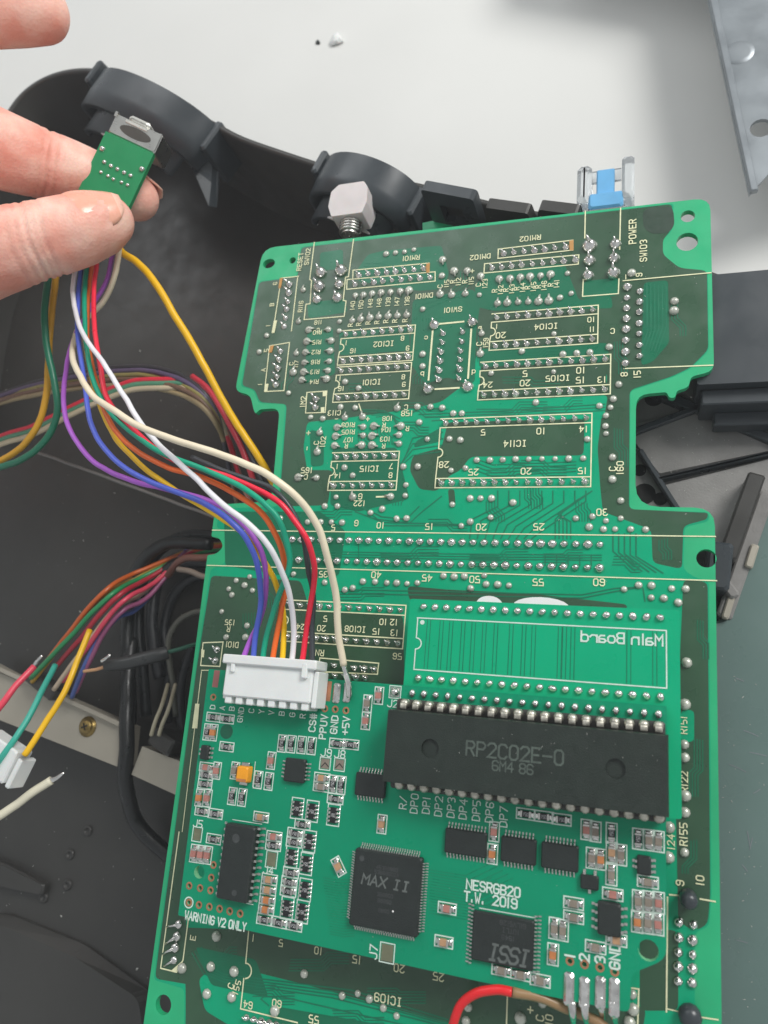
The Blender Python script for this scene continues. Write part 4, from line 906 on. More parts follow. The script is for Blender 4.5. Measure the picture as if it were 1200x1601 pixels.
# integrated circuits with gull-wing leads
def ic(name, x0, y0, x1, y1, ht, sides, pitch, n, lw_, ll, m_=M_chip, label=None, notch=None):
    cx, cy = (x0 + x1) / 2, (y0 + y1) / 2
    sx_, sy_ = x1 - x0, y1 - y0
    o = mk(name, box(cx, cy, HB + 0.15, HB + ht, sx_, sy_, 0, min(0.28, ht * 0.2)), m_, NB, org=Vector((cx, cy, HB)), label=label)
    ld = []
    for sd in sides:
        for i in range(n[sd] if isinstance(n, dict) else n):
            N_ = n[sd] if isinstance(n, dict) else n
            t = (i - (N_ - 1) / 2) * pitch
            for seg in [((-0.05, ht * 0.55), (ll * 0.4, ht * 0.5)), ((ll * 0.4, ht * 0.5), (ll * 0.55, 0.12)), ((ll * 0.55, 0.12), (ll, 0.1))]:
                (a, za), (b, zb) = seg; th = 0.1
                def P(d, z, s_):
                    if sd == 'L': return (x0 - d, cy + t + s_ * lw_ / 2, HB + z)
                    if sd == 'R': return (x1 + d, cy + t + s_ * lw_ / 2, HB + z)
                    if sd == 'T': return (cx + t + s_ * lw_ / 2, y1 + d, HB + z)
                    return (cx + t + s_ * lw_ / 2, y0 - d, HB + z)
                vs = [P(a, za, -1), P(a, za, 1), P(b, zb, 1), P(b, zb, -1), P(a, za - th, -1), P(a, za - th, 1), P(b, zb - th, 1), P(b, zb - th, -1)]
                ld.append((vs, [(0, 1, 2, 3), (7, 6, 5, 4), (0, 4, 5, 1), (1, 5, 6, 2), (2, 6, 7, 3), (3, 7, 4, 0)]))
    tag(mk('leads', join(ld), M_tin, o), kind='stuff')
    return o
def dot(o, x, y, z, r, m_=M_chipm2): return mk('moulded_dimple', sheet(circle(x, y, r, 14), z), m_, o)
def uc(rg, x, y, h): return up2(*rg(x, y), HB + h)
# 24-lead chip at the left
a, b = uc(RJ, 352, 632, 2.4), uc(RJ, 447, 1132, 2.4)
cx = (uc(RJ, 345, 630, 2.4)[0] + uc(RJ, 510, 640, 2.4)[0]) / 2 - 0.2
o = ic('wide_chip', cx - 3.6, b[1], cx + 3.6, a[1], 2.4, 'LR', 1.27, 12, 0.45, 1.35)
dot(o, cx - 0.6, a[1] - 2.6, HB + 2.42, 0.9); dot(o, cx + 0.6, b[1] + 1.6, HB + 2.42, 0.6)
lnb([(cx - 3.2, a[1] + 0.5), (cx + 3.8, a[1] + 0.5)], 0.17, False); lnb([(cx + 1.0, b[1] - 0.5), (cx + 4.0, b[1] - 0.5)], 0.17, False)
# small 10-lead chip
a, b = uc(RJ, 712, 218, 1.1), uc(RJ, 808, 380, 1.1)
ic('small_chip', a[0] - .3, b[1], b[0] + .2, a[1], 1.1, 'LR', 0.78, 5, 0.3, 1.0)
# three-lead and five-lead parts
for rg, x, y, sx_, sy_ in [(RJ, 195, 185, 2.0, 3.0), (RM, 475, 575, 2.4, 3.2)]:
    c = uc(rg, x, y, 1.0); ic('transistor', c[0] - sx_ / 2, c[1] - sy_ / 2, c[0] + sx_ / 2, c[1] + sy_ / 2, 1.1, 'LR', 0.95, {'L': 2, 'R': 3}, 0.45, 0.8)
c = uc(RL, 965, 800, 1.0); ic('transistor', c[0] - 1.6, c[1] - 1.2, c[0] + 1.6, c[1] + 1.2, 1.1, 'TB', 1.9, {'T': 2, 'B': 1}, 0.5, 0.8)
c = uc(RM, 270, 890, 1.4); ic('eight_lead_chip', c[0] - 2.0, c[1] - 2.7, c[0] + 2.0, c[1] + 2.7, 1.6, 'LR', 1.27, 4, 0.45, 1.1)
# shrink packages
for rg, ps in [(RK, ((290, 312), (495, 468))), (RL, ((60, 462), (318, 640))), (RL, ((415, 510), (625, 690))), (RL, ((672, 545), (885, 735)))]:
    c = uc(rg, (ps[0][0] + ps[1][0]) / 2, (ps[0][1] + ps[1][1]) / 2, 1.0)
    w_ = (ps[1][0] - ps[0][0]) / 4 / 7.9
    ic('shrink_chip', c[0] - w_ / 2, c[1] - 2.25, c[0] + w_ / 2, c[1] + 2.25, 1.05, 'TB', 0.65, int((w_ - 0.3) / 0.65), 0.24, 1.0)
# large square logic chip
c1, c2, c3, c4 = uc(RO, 412, 112, 1.5), uc(RO, 848, 160, 1.5), uc(RO, 810, 665, 1.5), uc(RO, 375, 570, 1.5)
cx, cy = (c1[0] + c2[0] + c3[0] + c4[0]) / 4, (c1[1] + c2[1] + c3[1] + c4[1]) / 4
QF = ic('square_logic_chip', cx - 7, cy - 7, cx + 7, cy + 7, 1.5, 'LRTB', 0.5, 25, 0.22, 1.0)
text('MAX II', (cx - 0.2, cy + 1.6), HB + 1.53, 1.7, M_chipm, QF, -1, sw=0.2, w=0.8, gap=0.25, slant=0.15)
for i, (w_, yy) in enumerate([(8.5, 4.2), (9.5, 3.3), (6.5, -0.6), (5.0, -1.7), (4.5, -3.4)]): text('453B88602A'[i:i + int(w_)], (cx, cy + yy), HB + 1.53, 0.62, M_chipm2, QF, 0, sw=0.2)
dot(QF, cx - 5.4, cy + 5.3, HB + 1.53, 0.55)
p_ = uc(RO, 655, 497, 1.6); mk('solder_speck', xf(lathe([(0.28, 0), (0.25, 0.16), (0.1, 0.24)], 8), (p_[0], p_[1], HB + 1.5)), M_solder, QF, True)
# memory chip
c1, c3 = uc(RQ, 262, 393, 1.1), uc(RQ, 245, 625, 1.1)
cl, cr_ = uc(RQ, 112, 490, 1.1), uc(RQ, 402, 527, 1.1)
IS = ic('memory_chip', cl[0], c3[1], cr_[0], c1[1], 1.1, 'LR', 0.65, 16, 0.26, 1.15)
mx, my = (cl[0] + cr_[0]) / 2, (c1[1] + c3[1]) / 2
text('ISSI', (mx + 1.6, my - 2.2), HB + 1.13, 2.6, M_chipm, IS, 180, sw=0.17, w=0.6, gap=0.12, slant=0.2)
for i in range(3): text(['61LV5128', '10TLI', '1949'][i], (mx + 1.8 - i * 0.4, my + 3.0 - i * 1.2), HB + 1.13, 0.75, M_chipm2, IS, 180, sw=0.18)
lnb([(cl[0] + 1, c1[1] + 0.35), (cr_[0], c1[1] + 0.35)], 0.2, False)
# lettering
def tb(s_, rg, x, y, H, rot=0, **kw): return text(s_, ub(*rg(x, y)), HB + 0.09, H, M_silkw, NB, rot, **kw)
tb('NESRGB20', RL, 362, 835, 1.6, 0, sw=0.19, w=0.6, gap=0.22); tb('T.W.', RL, 245, 892, 1.6, 0, sw=0.19, w=0.6, gap=0.22); tb('2019', RL, 437, 921, 1.6, 0, sw=0.19, w=0.62, gap=0.22)
tb('WARNING V2 ONLY', RN, 545, 555, 1.5, 0, sw=0.2, w=0.5, gap=0.2)
tb('CS#', RG, 755, 920, 1.45, 90, sw=0.2); tb('PPUV', RG, 822, 945, 1.45, 90, sw=0.2); tb('GND', RG, 890, 932, 1.45, 90, sw=0.2); tb('+5V', RG, 962, 938, 1.45, 90, sw=0.2)
for s_, x, y in [('D', 130, 822), ('A', 190, 828), ('B', 250, 832), ('GND', 305, 870), ('C', 372, 845), ('Y', 435, 850), ('V', 497, 857), ('B', 562, 862), ('G', 628, 870), ('R', 693, 878)]: tb(s_, RG, x, y, 1.25, 90)
tb('J5', RJ, 158, 630, 1.4); tb('J4', RJ, 598, 922, 1.4); tb('J9', RJ, 960, 187, 1.5); tb('J8', RJ, 1045, 196, 1.5); tb('J7', RO, 535, 748, 1.5, 90); tb('J2', RH, 135, 800, 1.4)
for i, (s_, x, y) in enumerate([('R/', 600, 500), ('DP0', 670, 505), ('DP1', 745, 515), ('DP2', 822, 522), ('DP3', 900, 530), ('DP4', 975, 540), ('DP5', 1058, 550), ('DP6', 1140, 560)]): tb(s_, RK, x, y, 1.45, 90, sw=0.14)
for s_, x, y in [('DP7', 428, 388)]: tb(s_, RL, x, y, 1.45, 90, sw=0.14)
for s_, x, y in [('1', 572, 578), ('2', 640, 588), ('3', 713, 598), ('GND', 782, 582)]: tb(s_, RQ, x, y, 1.6, 90, sw=0.22)
tag(mk('printed_outlines', join(sk), M_silkw, NB), kind='stuff')
q = ub(*RN(380, 440)); mk('printed_ring', sheet(circle(q[0], q[1], 1.15, 20), HB + 0.05, [circle(q[0], q[1], 0.9, 20)]), M_silkw, NB)

# ------------------------------------------------------------------ socketed 40-pin chip
PC = thing('forty_pin_chip', 'long black forty-pin chip marked RP2C02E-0, seated in a socket on the video board', 'chip', (23.7, -74.3, HB))
ux, vy = -0.43, -66.72
xa, ya = up2(598, 1107, 18.2); xb, yb = up2(1046, 1148, 18.2)
bx0, bx1 = ux - 2.6, ux + 48.26 + 1.6
mk('socket', box((bx0 + bx1) / 2, vy - 7.62, HB + 0.3, HB + 3.6, 51.6, 17.4, 0, 0.4), M_black, PC)
body = loft([[(bx0 + i, vy - 1.1 - j, z) for i, j in ((d, -d2), (bx1 - bx0 - d, -d2), (bx1 - bx0 - d, 13.9 + d2), (d, 13.9 + d2))] for d, d2, z in ((0.5, -0.4, HB + 4.4), (0, 0.0, HB + 6.2), (0.3, -0.25, HB + 7.5))])
BODY = mk('body', (body[0], [tuple(reversed(f)) for f in body[1]]), M_ppu, PC, org=Vector((23.7, -74.3, HB + 4.4)))
tsl = [(bx0 + .3, vy - 1.35), (bx1 - .3, vy - 1.35), (bx1 - .3, vy - 14.75), (bx0 + .3, vy - 14.75)]
dm = [up2(672, 1170, HB + 8.2), up2(962, 1202, HB + 8.2)]
mk('top_face', prism(tsl, HB + 7.52, HB + 8.2, [circle(q[0], q[1], 1.75, 20) for q in dm]), M_ppu, BODY)
SH = meshdata('chip_pin', join([box(0, 0.1, -3.0, 0.05, 0.55, 0.3), xf(lathe([(0.92, -2.4), (0.95, -0.7), (0.82, -0.35), (0.5, -0.1), (0.2, 0.0)], 10), (0, 0.2, 0)), box(0, -0.35, -0.1, 0.22, 1.3, 1.1, 0, 0.1)]), M_pinold, True)
for i in range(20):
    inst('pin', SH, (ux + 2.54 * i, vy, HB + 5.7), PC)
    inst('pin', SH, (ux + 2.54 * i, vy - 15.24, HB + 5.0), PC, math.pi)
zt = HB + 8.22
q = up2(803, 1177, zt); text('RP2C02E-0', q, zt + 0.02, 2.5, M_ppum, BODY, 0, sw=0.15, w=0.6, gap=0.22)
q = up2(801, 1200, zt); text('6M4 86', q, zt + 0.02, 1.7, M_ppum, BODY, 0, sw=0.16, w=0.62, gap=0.2)
# ------------------------------------------------------------------ white plug on the video board
hp = 16.2
pu0, pu1 = up2(349, 1068, hp)[0], up2(486, 1075, hp)[0]
pv1, pv0 = up2(425, 1036, hp)[1], up2(415, 1100, hp)[1]
PL = thing('wire_plug', 'white eight-way wire plug on the left of the video board', 'plug', ((pu0 + pu1) / 2, (pv0 + pv1) / 2, HB))
pm = (pu0 + pu1) / 2; pw_ = pu1 - pu0
mk('housing', box(pm, (pv0 + pv1) / 2 + 0.4, HB + 0.3, hp, pw_, pv1 - pv0 - 0.8, 0, 0.3), M_white, PL)
mk('collar', box(pm + 0.2, pv1 + 0.1, HB + 1.0, hp + 0.9, pw_ + 1.6, 2.0, 0, 0.25), M_white, PL)
mk('side_wall', box(pu0 - 0.55, (pv0 + pv1) / 2 - 1.0, HB + 0.2, hp - 2.2, 1.0, pv1 - pv0 - 2.4, 0, 0.2), M_white, PL)
mk('side_wall', box(pu1 + 0.6, (pv0 + pv1) / 2 - 0.6, HB + 0.2, hp - 0.6, 1.1, pv1 - pv0 - 1.0, 0, 0.2), M_white, PL)
for i in range(8):
    mk('rib', box(pu0 + pw_ * (i + 0.5) / 8, pv0 + 0.1, HB + 0.3, hp - 0.5, pw_ / 8 * 0.62, 1.6, 0, 0.2), M_white, PL)
mk('latch', box(pu1 - 1.6, pv1 - 1.2, hp - 0.3, hp + 1.0, 1.3, 3.2, 0, 0.2), M_white, PL)
mk('latch', box(pu0 + 2.0, pv1 - 1.2, hp - 0.3, hp + 0.7, 1.0, 3.0, 0, 0.2), M_white, PL)
SLOT = [up2(px, 1030, 14.2)[0] for px in (380, 395, 410, 426, 442, 456, 472, 488)]

# ------------------------------------------------------------------ wires
WM = {}
def wmat(rgb):
    if rgb not in WM: WM[rgb] = mat('insulation_%d_%d_%d' % rgb, rgb, 0.36, var=0.06, scale=1.5, bump=0.05, bscale=8)
    return WM[rgb]
def wire(rgb, ps, label, r=0.66, name='wire', group=None, dep=False, per=8, cat='wire'):
    P = [V(*p) if dep else U(*p) for p in ps]
    path = kink(spline(P, per))
    o = mk(name, tube(path, r, 9), wmat(rgb), None, True)
    return tag(o, label, cat, group)
def kink(path, a=0.35):
    "small irregular bends of real wire; the ends stay put"
    n_ = len(path); out = []
    for i, p in enumerate(path):
        w_ = min(1, i / 8, (n_ - 1 - i) / 8)
        out.append(p + Vector(noise.noise_vector(p * 0.09)) * a * w_ + Vector(noise.noise_vector(p * 0.28)) * a * 0.3 * w_)
    return out
def slot(i, h=13.4): return (SLOT[i], pv1 - 1.0, h)
def wirep(rgb, ps, i, label, r=0.63):
    P = [U(*p) for p in ps] + [Vector((SLOT[i], pv1 + 0.6, 14.2)), Vector((SLOT[i], pv1 - 1.5, 14.0))]
    o = mk('wire', tube(kink(spline(P, 8)), r, 9), wmat(rgb), None, True)
    return tag(o, label, 'wire', 'wires between the held connector and the white plug')
wirep((236, 234, 238), [(150, 340, 22), (124, 400, 23), (114, 450, 24), (124, 506, 26), (142, 540, 28), (172, 584, 31), (205, 640, 34), (242, 688, 35.5), (293, 738, 36.5), (341, 784, 36), (389, 822, 34), (420, 855, 31), (440, 895, 26), (453, 935, 21), (458, 987, 16)], 5, 'white wire running over the others into the white plug')
wirep((240, 38, 66), [(165, 340, 22), (153, 400, 22), (147, 460, 23), (149, 520, 25), (161, 600, 28), (176, 636, 30), (198, 662, 31), (228, 690, 31), (268, 716, 31), (312, 733, 31), (367, 750, 30.5), (431, 782, 29), (463, 818, 27), (482, 850, 25), (490, 890, 22), (487, 932, 18.5), (479, 985, 15)], 6, 'bright red wire running into the white plug')
wirep((0, 164, 128), [(155, 340, 22), (136, 410, 22), (133, 470, 23), (136, 545, 25), (145, 595, 27), (165, 632, 29), (191, 665, 30.5), (235, 697, 31.5), (282, 720, 32), (330, 741, 32.5), (385, 767, 32), (430, 806, 30), (448, 848, 27.5), (452, 880, 25), (442, 915, 22.5), (426, 955, 18.5), (415, 998, 15)], 2, 'teal green wire running into the white plug')
wirep((248, 112, 40), [(158, 345, 21), (142, 420, 21), (137, 500, 22), (141, 560, 24), (158, 624, 26.5), (177, 668, 28), (206, 700, 29), (257, 727, 30), (312, 746, 30.5), (367, 772, 30.5), (408, 802, 29.5), (433, 842, 27), (444, 880, 23.5), (446, 920, 20), (438, 952, 17.5), (431, 995, 15)], 3, 'orange wire running into the white plug')
wirep((252, 200, 10), [(150, 360, 20), (134, 470, 21), (137, 560, 23), (155, 630, 25), (178, 680, 26), (196, 704, 26.5), (228, 735, 27), (266, 760, 27.5), (320, 795, 27.5), (379, 833, 26.5), (400, 860, 24.5), (420, 890, 22), (435, 925, 18.5), (442, 975, 15)], 4, 'thin yellow wire dipping under the blue wire into the white plug')
wirep((80, 100, 206), [(140, 350, 21), (126, 420, 22), (122, 500, 24), (127, 565, 26), (134, 614, 28), (141, 656, 29.5), (162, 699, 31), (205, 738, 32), (264, 764, 32.5), (323, 790, 32.5), (367, 823, 31), (392, 857, 28), (404, 895, 24.5), (407, 935, 19.5), (401, 982, 15.5)], 1, 'blue wire running into the white plug')
wirep((178, 96, 206), [(186, 350, 20), (176, 400, 19), (164, 446, 17), (138, 486, 16), (112, 536, 18), (101, 590, 22), (102, 645, 24.5), (118, 687, 26), (154, 727, 27.5), (216, 755, 28.5), (271, 766, 29), (341, 790, 29), (383, 823, 28), (407, 860, 25.5), (416, 900, 21.5), (412, 938, 17.5), (404, 972, 14.6), (392, 1000, 13.8)], 0, 'purple wire sagging lowest, entering the left end of the white plug')
wirep((58, 62, 66), [(300, 715, 26), (345, 735, 28), (390, 750, 28), (427, 766, 27.5), (456, 798, 26), (474, 842, 23.5), (481, 892, 20.5), (490, 935, 17), (488, 980, 14.8)], 7, 'dark grey wire entering the right end of the white plug')
cw = [(192, 345, 22), (188, 385, 20), (180, 432, 18), (162, 472, 15), (134, 498, 14), (116, 528, 18), (114, 562, 27), (130, 598, 33.5), (152, 624, 35.5), (186, 648, 37.5), (230, 672, 39), (287, 694, 40), (353, 714, 40), (412, 738, 38.5), (455, 769, 36), (487, 806, 32), (506, 850, 28), (516, 893, 24), (525, 945, 19), (531, 1000, 15.5), (537, 1040, 13)]
tag(mk('wire', tube(kink(spline([U(*p) for p in cw], 8)), 0.76, 10), wmat((238, 224, 196)), None, True), 'cream wire soldered beside the +5V lettering', 'wire', 'wires between the held connector and the white plug')
tag(mk('wire_strands', tube(spline([U(*p) for p in [(535, 1034, 13.2), (540, 1052, 12.2), (545, 1070, 11.4), (546, 1090, 10.7)]], 5), [0.55] * 6 + [0.7] * 10, 8), M_solder, None, True), 'tinned strands at the stripped end of the cream wire', 'wire end')
yw = [(178, 372, 18), (192, 395, 18), (216, 412, 17), (250, 455, 15), (290, 520, 11), (330, 594, 6), (368, 660, 0), (398, 706, -4), (430, 762, -9), (470, 850, -14)]
tag(mk('wire', tube(kink(spline([U(*p) for p in yw], 8)), 1.0, 10), wmat((240, 186, 10)), None, True), 'thick yellow wire dropping from the hand behind the board edge', 'wire')
# pair hanging from the hand to the left edge
wire((226, 168, 40), [(92, 400, 20), (84, 450, 18), (78, 520, 16), (75, 570, 14), (73, 613, 12), (62, 658, 10), (37, 695, 8), (0, 722, 6), (-60, 750, 4)], 'amber wire curling left below the hand beside a dark green wire', 0.95)
wire((28, 118, 88), [(80, 400, 21), (70, 470, 20), (73, 540, 18), (85, 595, 16), (89, 643, 14), (74, 684, 12), (40, 714, 10), (0, 730, 8), (-60, 745, 6)], 'dark green wire curling left below the hand beside an amber wire', 0.95)
# flat bunch arching across the shell on the left
GB = 'bunch of wires arching across the shell on the left'
for i, (rgb, lb, dy, dz) in enumerate([((60, 58, 62), 'charcoal wire, topmost of the arching bunch on the left', 0, 0), ((98, 84, 112), 'dull violet wire of the arching bunch, second from the top', 6, 1), ((150, 140, 84), 'olive yellow wire of the arching bunch, third from the top', 13, 0), ((120, 92, 74), 'brown wire of the arching bunch, fourth from the top', 20, 1), ((166, 148, 112), 'tan wire, lowest of the arching bunch on the left', 29, 0)]):
    wire(rgb, [(-60, 640 + dy * 0.5, -20), (0, 616 + dy * 0.5, -18 + dz), (60, 597 + dy * 0.7, -16), (120, 584 + dy * 0.8, -14 + dz), (200, 574 + dy, -13), (262, 580 + dy * 1.05, -13 + dz), (310, 606 + dy * 0.9, -15), (338, 645 + dy * 0.6, -19), (350, 690, -26), (362, 752, -34), (385, 830, -42), (430, 900, -46)], lb, 0.8, group=GB)
for rgb, lb, dy in [((232, 50, 72), 'red wire crossing the lower left bunch under the hand', 0), ((90, 150, 120), 'pale green wire crossing the lower left bunch under the hand', 6), ((206, 190, 160), 'beige wire crossing the lower left bunch under the hand', 13)]:
    wire(rgb, [(-60, 700 + dy, -12), (0, 682 + dy, -11), (60, 662 + dy, -10), (130, 628 + dy * 0.9, -10), (190, 602 + dy, -10), (235, 594 + dy, -11), (290, 596 + dy, -14), (330, 625 + dy, -20), (355, 680, -28), (380, 760, -36), (430, 850, -44)], lb, 0.85, group='lower bunch of wires under the hand')
wire((196, 52, 66), [(300, 588, -8), (322, 606, -8), (345, 640, -9), (372, 688, -11), (392, 740, -14), (410, 800, -20)], 'dark red wire beside the thick yellow wire', 0.85)
wire((70, 74, 78), [(330, 600, -12), (360, 645, -12), (385, 700, -13), (408, 748, -15), (430, 800, -20)], 'grey wire beside the thick yellow wire', 0.7)
wire((120, 116, 112), [(50, 705, -32), (100, 722, -32), (200, 760, -31), (290, 792, -30), (345, 812, -29)], 'thin straight grey wire across the shell floor', 0.5)
# black cables at the lower left
for rgb, lb, ps, r_ in [((30, 33, 33), 'thick black cable curving down left of the main board, left one', [(330, 850, -38), (265, 850, -36), (225, 875, -36), (205, 920, -36), (198, 980, -36), (199, 1030, -37), (203, 1090, -40), (200, 1200, -46)], 2.1),
                        ((32, 34, 36), 'thick black cable curving down left of the main board, right one', [(340, 880, -40), (280, 880, -39), (247, 910, -39), (237, 960, -39), (240, 1010, -40), (250, 1060, -42)], 2.0),
                        ((84, 84, 76), 'grey olive cable looping beside the main board edge', [(330, 955, -34), (300, 958, -33), (275, 975, -33), (262, 1010, -34), (268, 1060, -37), (275, 1120, -40)], 0.9),
                        ((110, 70, 58), 'red-brown wire poking out from under the board edge', [(360, 870, -28), (318, 872, -27), (292, 872, -27), (276, 880, -28), (262, 900, -32)], 1.1),
                        ((130, 116, 104), 'beige wire poking out from under the board edge', [(360, 910, -28), (318, 902, -27), (298, 893, -27), (278, 890, -28)], 0.9)]:
    wire(rgb, ps, lb, r_, cat='cable')
for rgb, lb, ps, r_ in [((30, 33, 34), 'black cable arching over the others left of the main board', [(345, 838, -44), (290, 838, -42), (248, 862, -42), (222, 910, -42), (216, 970, -42), (222, 1040, -44), (228, 1120, -46)], 1.9),
                        ((34, 36, 38), 'black cable nearest the main board edge, curving down', [(345, 900, -46), (300, 905, -45), (268, 935, -45), (256, 985, -45), (262, 1050, -46), (262, 1130, -47)], 1.7),
                        ((40, 42, 44), 'slack black cable lying lowest beside the bracket end', [(300, 1010, -46), (285, 1060, -46), (282, 1110, -46), (290, 1170, -47)], 1.5)]:
    wire(rgb, ps, lb, r_, cat='cable')
# heat-shrunk joint with bare copper
wire((52, 54, 54), [(166, 1040, -18), (200, 1036, -19), (240, 1026, -21), (262, 1020, -23)], 'black heat-shrink sleeve with bare copper end', 2.0, name='heat_shrink_sleeve', cat='sleeve')
wire((32, 90, 70), [(250, 1023, -22), (290, 1012, -24), (330, 1000, -28)], 'thin dark green wire leaving the heat-shrink sleeve', 0.6)
wire((196, 150, 110), [(130, 1050, -16), (150, 1046, -17), (172, 1040, -18)], 'bare copper wire sticking out of the heat-shrink sleeve', 0.5)
tag(mk('wire_strands', tube(spline([U(*p) for p in [(158, 1034, -15), (166, 1029, -15), (172, 1024, -14)]], 4), 0.5, 6), M_solder, None, True), 'tinned strand above the heat-shrink sleeve', 'wire end')
# fanned bundle above the steel bracket
GF = 'wires fanned out above the steel bracket'
for i, (rgb, lb, a, b, hh) in enumerate([((200, 96, 40), 'orange wire of the fan above the bracket', (60, 1050), (150, 945), 0), ((40, 140, 84), 'green wire of the fan above the bracket', (48, 1060), (158, 950), 1.5), ((170, 40, 56), 'dark red wire of the fan above the bracket', (85, 1045), (170, 952), 1), ((212, 70, 92), 'pink-red wire of the fan above the bracket', (98, 1065), (178, 962), 0), ((206, 186, 160), 'beige wire of the fan above the bracket', (84, 1078), (166, 975), -1),
                                        ((150, 84, 120), 'plum wire of the fan above the bracket', (118, 1082), (172, 985), -2), ((74, 96, 160), 'blue wire of the fan above the bracket', (112, 1090), (160, 1000), -2.5), ((190, 150, 44), 'mustard wire of the fan above the bracket', (50, 1066), (140, 960), -1)]):
    mx, my = (a[0] + b[0]) / 2, (a[1] + b[1]) / 2
    wire(rgb, [(a[0], a[1], -27 + hh), (mx - 8, my + 6, -22 + hh), (b[0] - 10, b[1] + 4, -20 + hh), (b[0] + 22, b[1] - 28 + hh * 2, -22 + hh), (b[0] + 62, b[1] - 50 + hh * 2, -34), (300, 862 + hh * 3, -43), (372, 850 + hh * 3, -46)], lb, 0.75, group=GF)
q = U(70, 1070, -31); tag(mk('wire_clamp', box(q.x, q.y, -33, -28, 14, 4, -0.45, 0.5), M_black), 'black clamp holding the fanned wires to the bracket', 'clamp')
wire((26, 28, 28), [(205, 1000, -38), (200, 1060, -35), (199, 1120, -33), (197, 1180, -33), (197, 1232, -36), (212, 1285, -42), (262, 1335, -46), (360, 1390, -47)], 'thick black cable added to darken the gap in the steel bracket', 2.3, cat='cable')  # cable added to stand for the dark gap between bracket plates
q = U(250, 1160, -32); tag(mk('cable_block', box(q.x, q.y, -44, -32, 8.5, 5, -0.4, 0.6), M_black), 'black cable block right of the steel bracket', 'block')
for px, lb in [(240, 'left'), (252, 'right')]: wire((178, 170, 146), [(px - 4, 1150, -31), (px + 4, 1125, -30), (px + 14, 1098, -31), (px + 22, 1070, -36)], lb + ' beige wire rising from the black cable block', 0.6)
wire((244, 190, 16), [(140, 985, -12), (118, 1040, -8), (95, 1090, -5), (70, 1130, -3), (44, 1172, -1), (38, 1180, -1)], 'long yellow wire entering the small white connector', 0.85)
wire((56, 170, 150), [(86, 1040, -13), (66, 1080, -8), (45, 1120, -4), (20, 1160, -1), (-10, 1200, 0)], 'teal wire entering the small white connector', 0.85)
wire((236, 74, 96), [(53, 1042, -14), (30, 1066, -11), (5, 1098, -8), (-40, 1150, -6)], 'red wire with tinned tip at the lower left edge', 0.95)
tag(mk('wire_strands', tube(spline([U(*p) for p in [(52, 1043, -14), (58, 1034, -14.3), (66, 1025, -14.5)]], 4), [0.6] * 5 + [0.45] * 4, 7), M_solder, None, True), 'tinned tip of the red wire', 'wire end')
wire((226, 220, 196), [(80, 1220, -8), (50, 1240, -7), (20, 1262, -6), (-40, 1300, -4)], 'loose cream wire with tinned tip at the lower left', 1.15)
tag(mk('wire_strands', tube(spline([U(*p) for p in [(78, 1221, -8), (88, 1217, -8), (100, 1208, -8)]], 4), [0.8, .8, .75, .7, .65, .6, .55, .4, .3], 7), M_solder, None, True), 'tinned tip of the loose cream wire', 'wire end')
# small white connector at the left edge
c0 = U(10, 1185, -2)
WC = thing('small_connector', 'small white wire connector cut off by the left edge', 'connector', c0 - Vector((0, 0, 4)))
d = (U(50, 1185, -2) - U(0, 1150, -2)).normalized(); e = Vector((-d.y, d.x, 0))
mk('housing', frame(box(-3, -1, -4, 1.5, 13, 9, 0, 0.4), c0, d, e, Vector((0, 0, 1))), M_white, WC)
mk('end_wall', frame(box(4.6, -2.0, -4.5, 0.6, 1.6, 8, 0, 0.3), c0, d, e, Vector((0, 0, 1))), M_white, WC)
mk('open_slot', frame(box(0, -5.6, -3, 0.3, 7, 0.3), c0, d, e, Vector((0, 0, 1))), M_chip, WC)
# red wire looping at the bottom of the frame
wire((226, 34, 40), [(706, 1640, 8), (708, 1605, 9), (718, 1572, 10), (744, 1552, 10.5), (775, 1548, 10.5), (800, 1551, 10.1)], 'bright red wire looping below the video board', 0.85)
wire((150, 120, 84), [(801, 1551.2, 10.1), (850, 1562, 9), (890, 1578, 8), (930, 1594, 8), (950, 1610, 8)], 'tan twisted wire end below the soldered pads', 0.9)
for i, (x, y) in enumerate([(893, 1590), (913, 1592), (938, 1582), (957, 1590)]):
    tag(mk('wire_strands', tube(spline([U(x, y - 26, 9.8), U(x + 2, y - 6, 9.2), U(x + 4 + i, y + 14, 6)], 4), [0.9, .9, .85, .8, .8, .7, .6, .5, .4], 7), M_solder, None, True), ['leftmost', 'second', 'third', 'rightmost'][i] + ' tinned wire end under the 1 2 3 GND pads', 'wire end')

# black nub and screw post on the board's right side
q = U(1075, 1402, 0); tag(mk('locating_post', xf(lathe([(1.6, 0.05), (1.6, 3.2), (1.2, 4.0), (0.4, 4.2)], 12), (q.x, q.y, 0.2)), M_black2, None, True), 'black plastic post above the ten-pin joint block', 'post')
q = U(1078, 1586, 0); tag(mk('locating_post', xf(lathe([(2.0, 0.05), (2.0, 1.4), (1.4, 2.2), (0.4, 2.5)], 12), (q.x, q.y, 0.2)), M_black2, None, True), 'black plastic post below the ten-pin joint block', 'post')

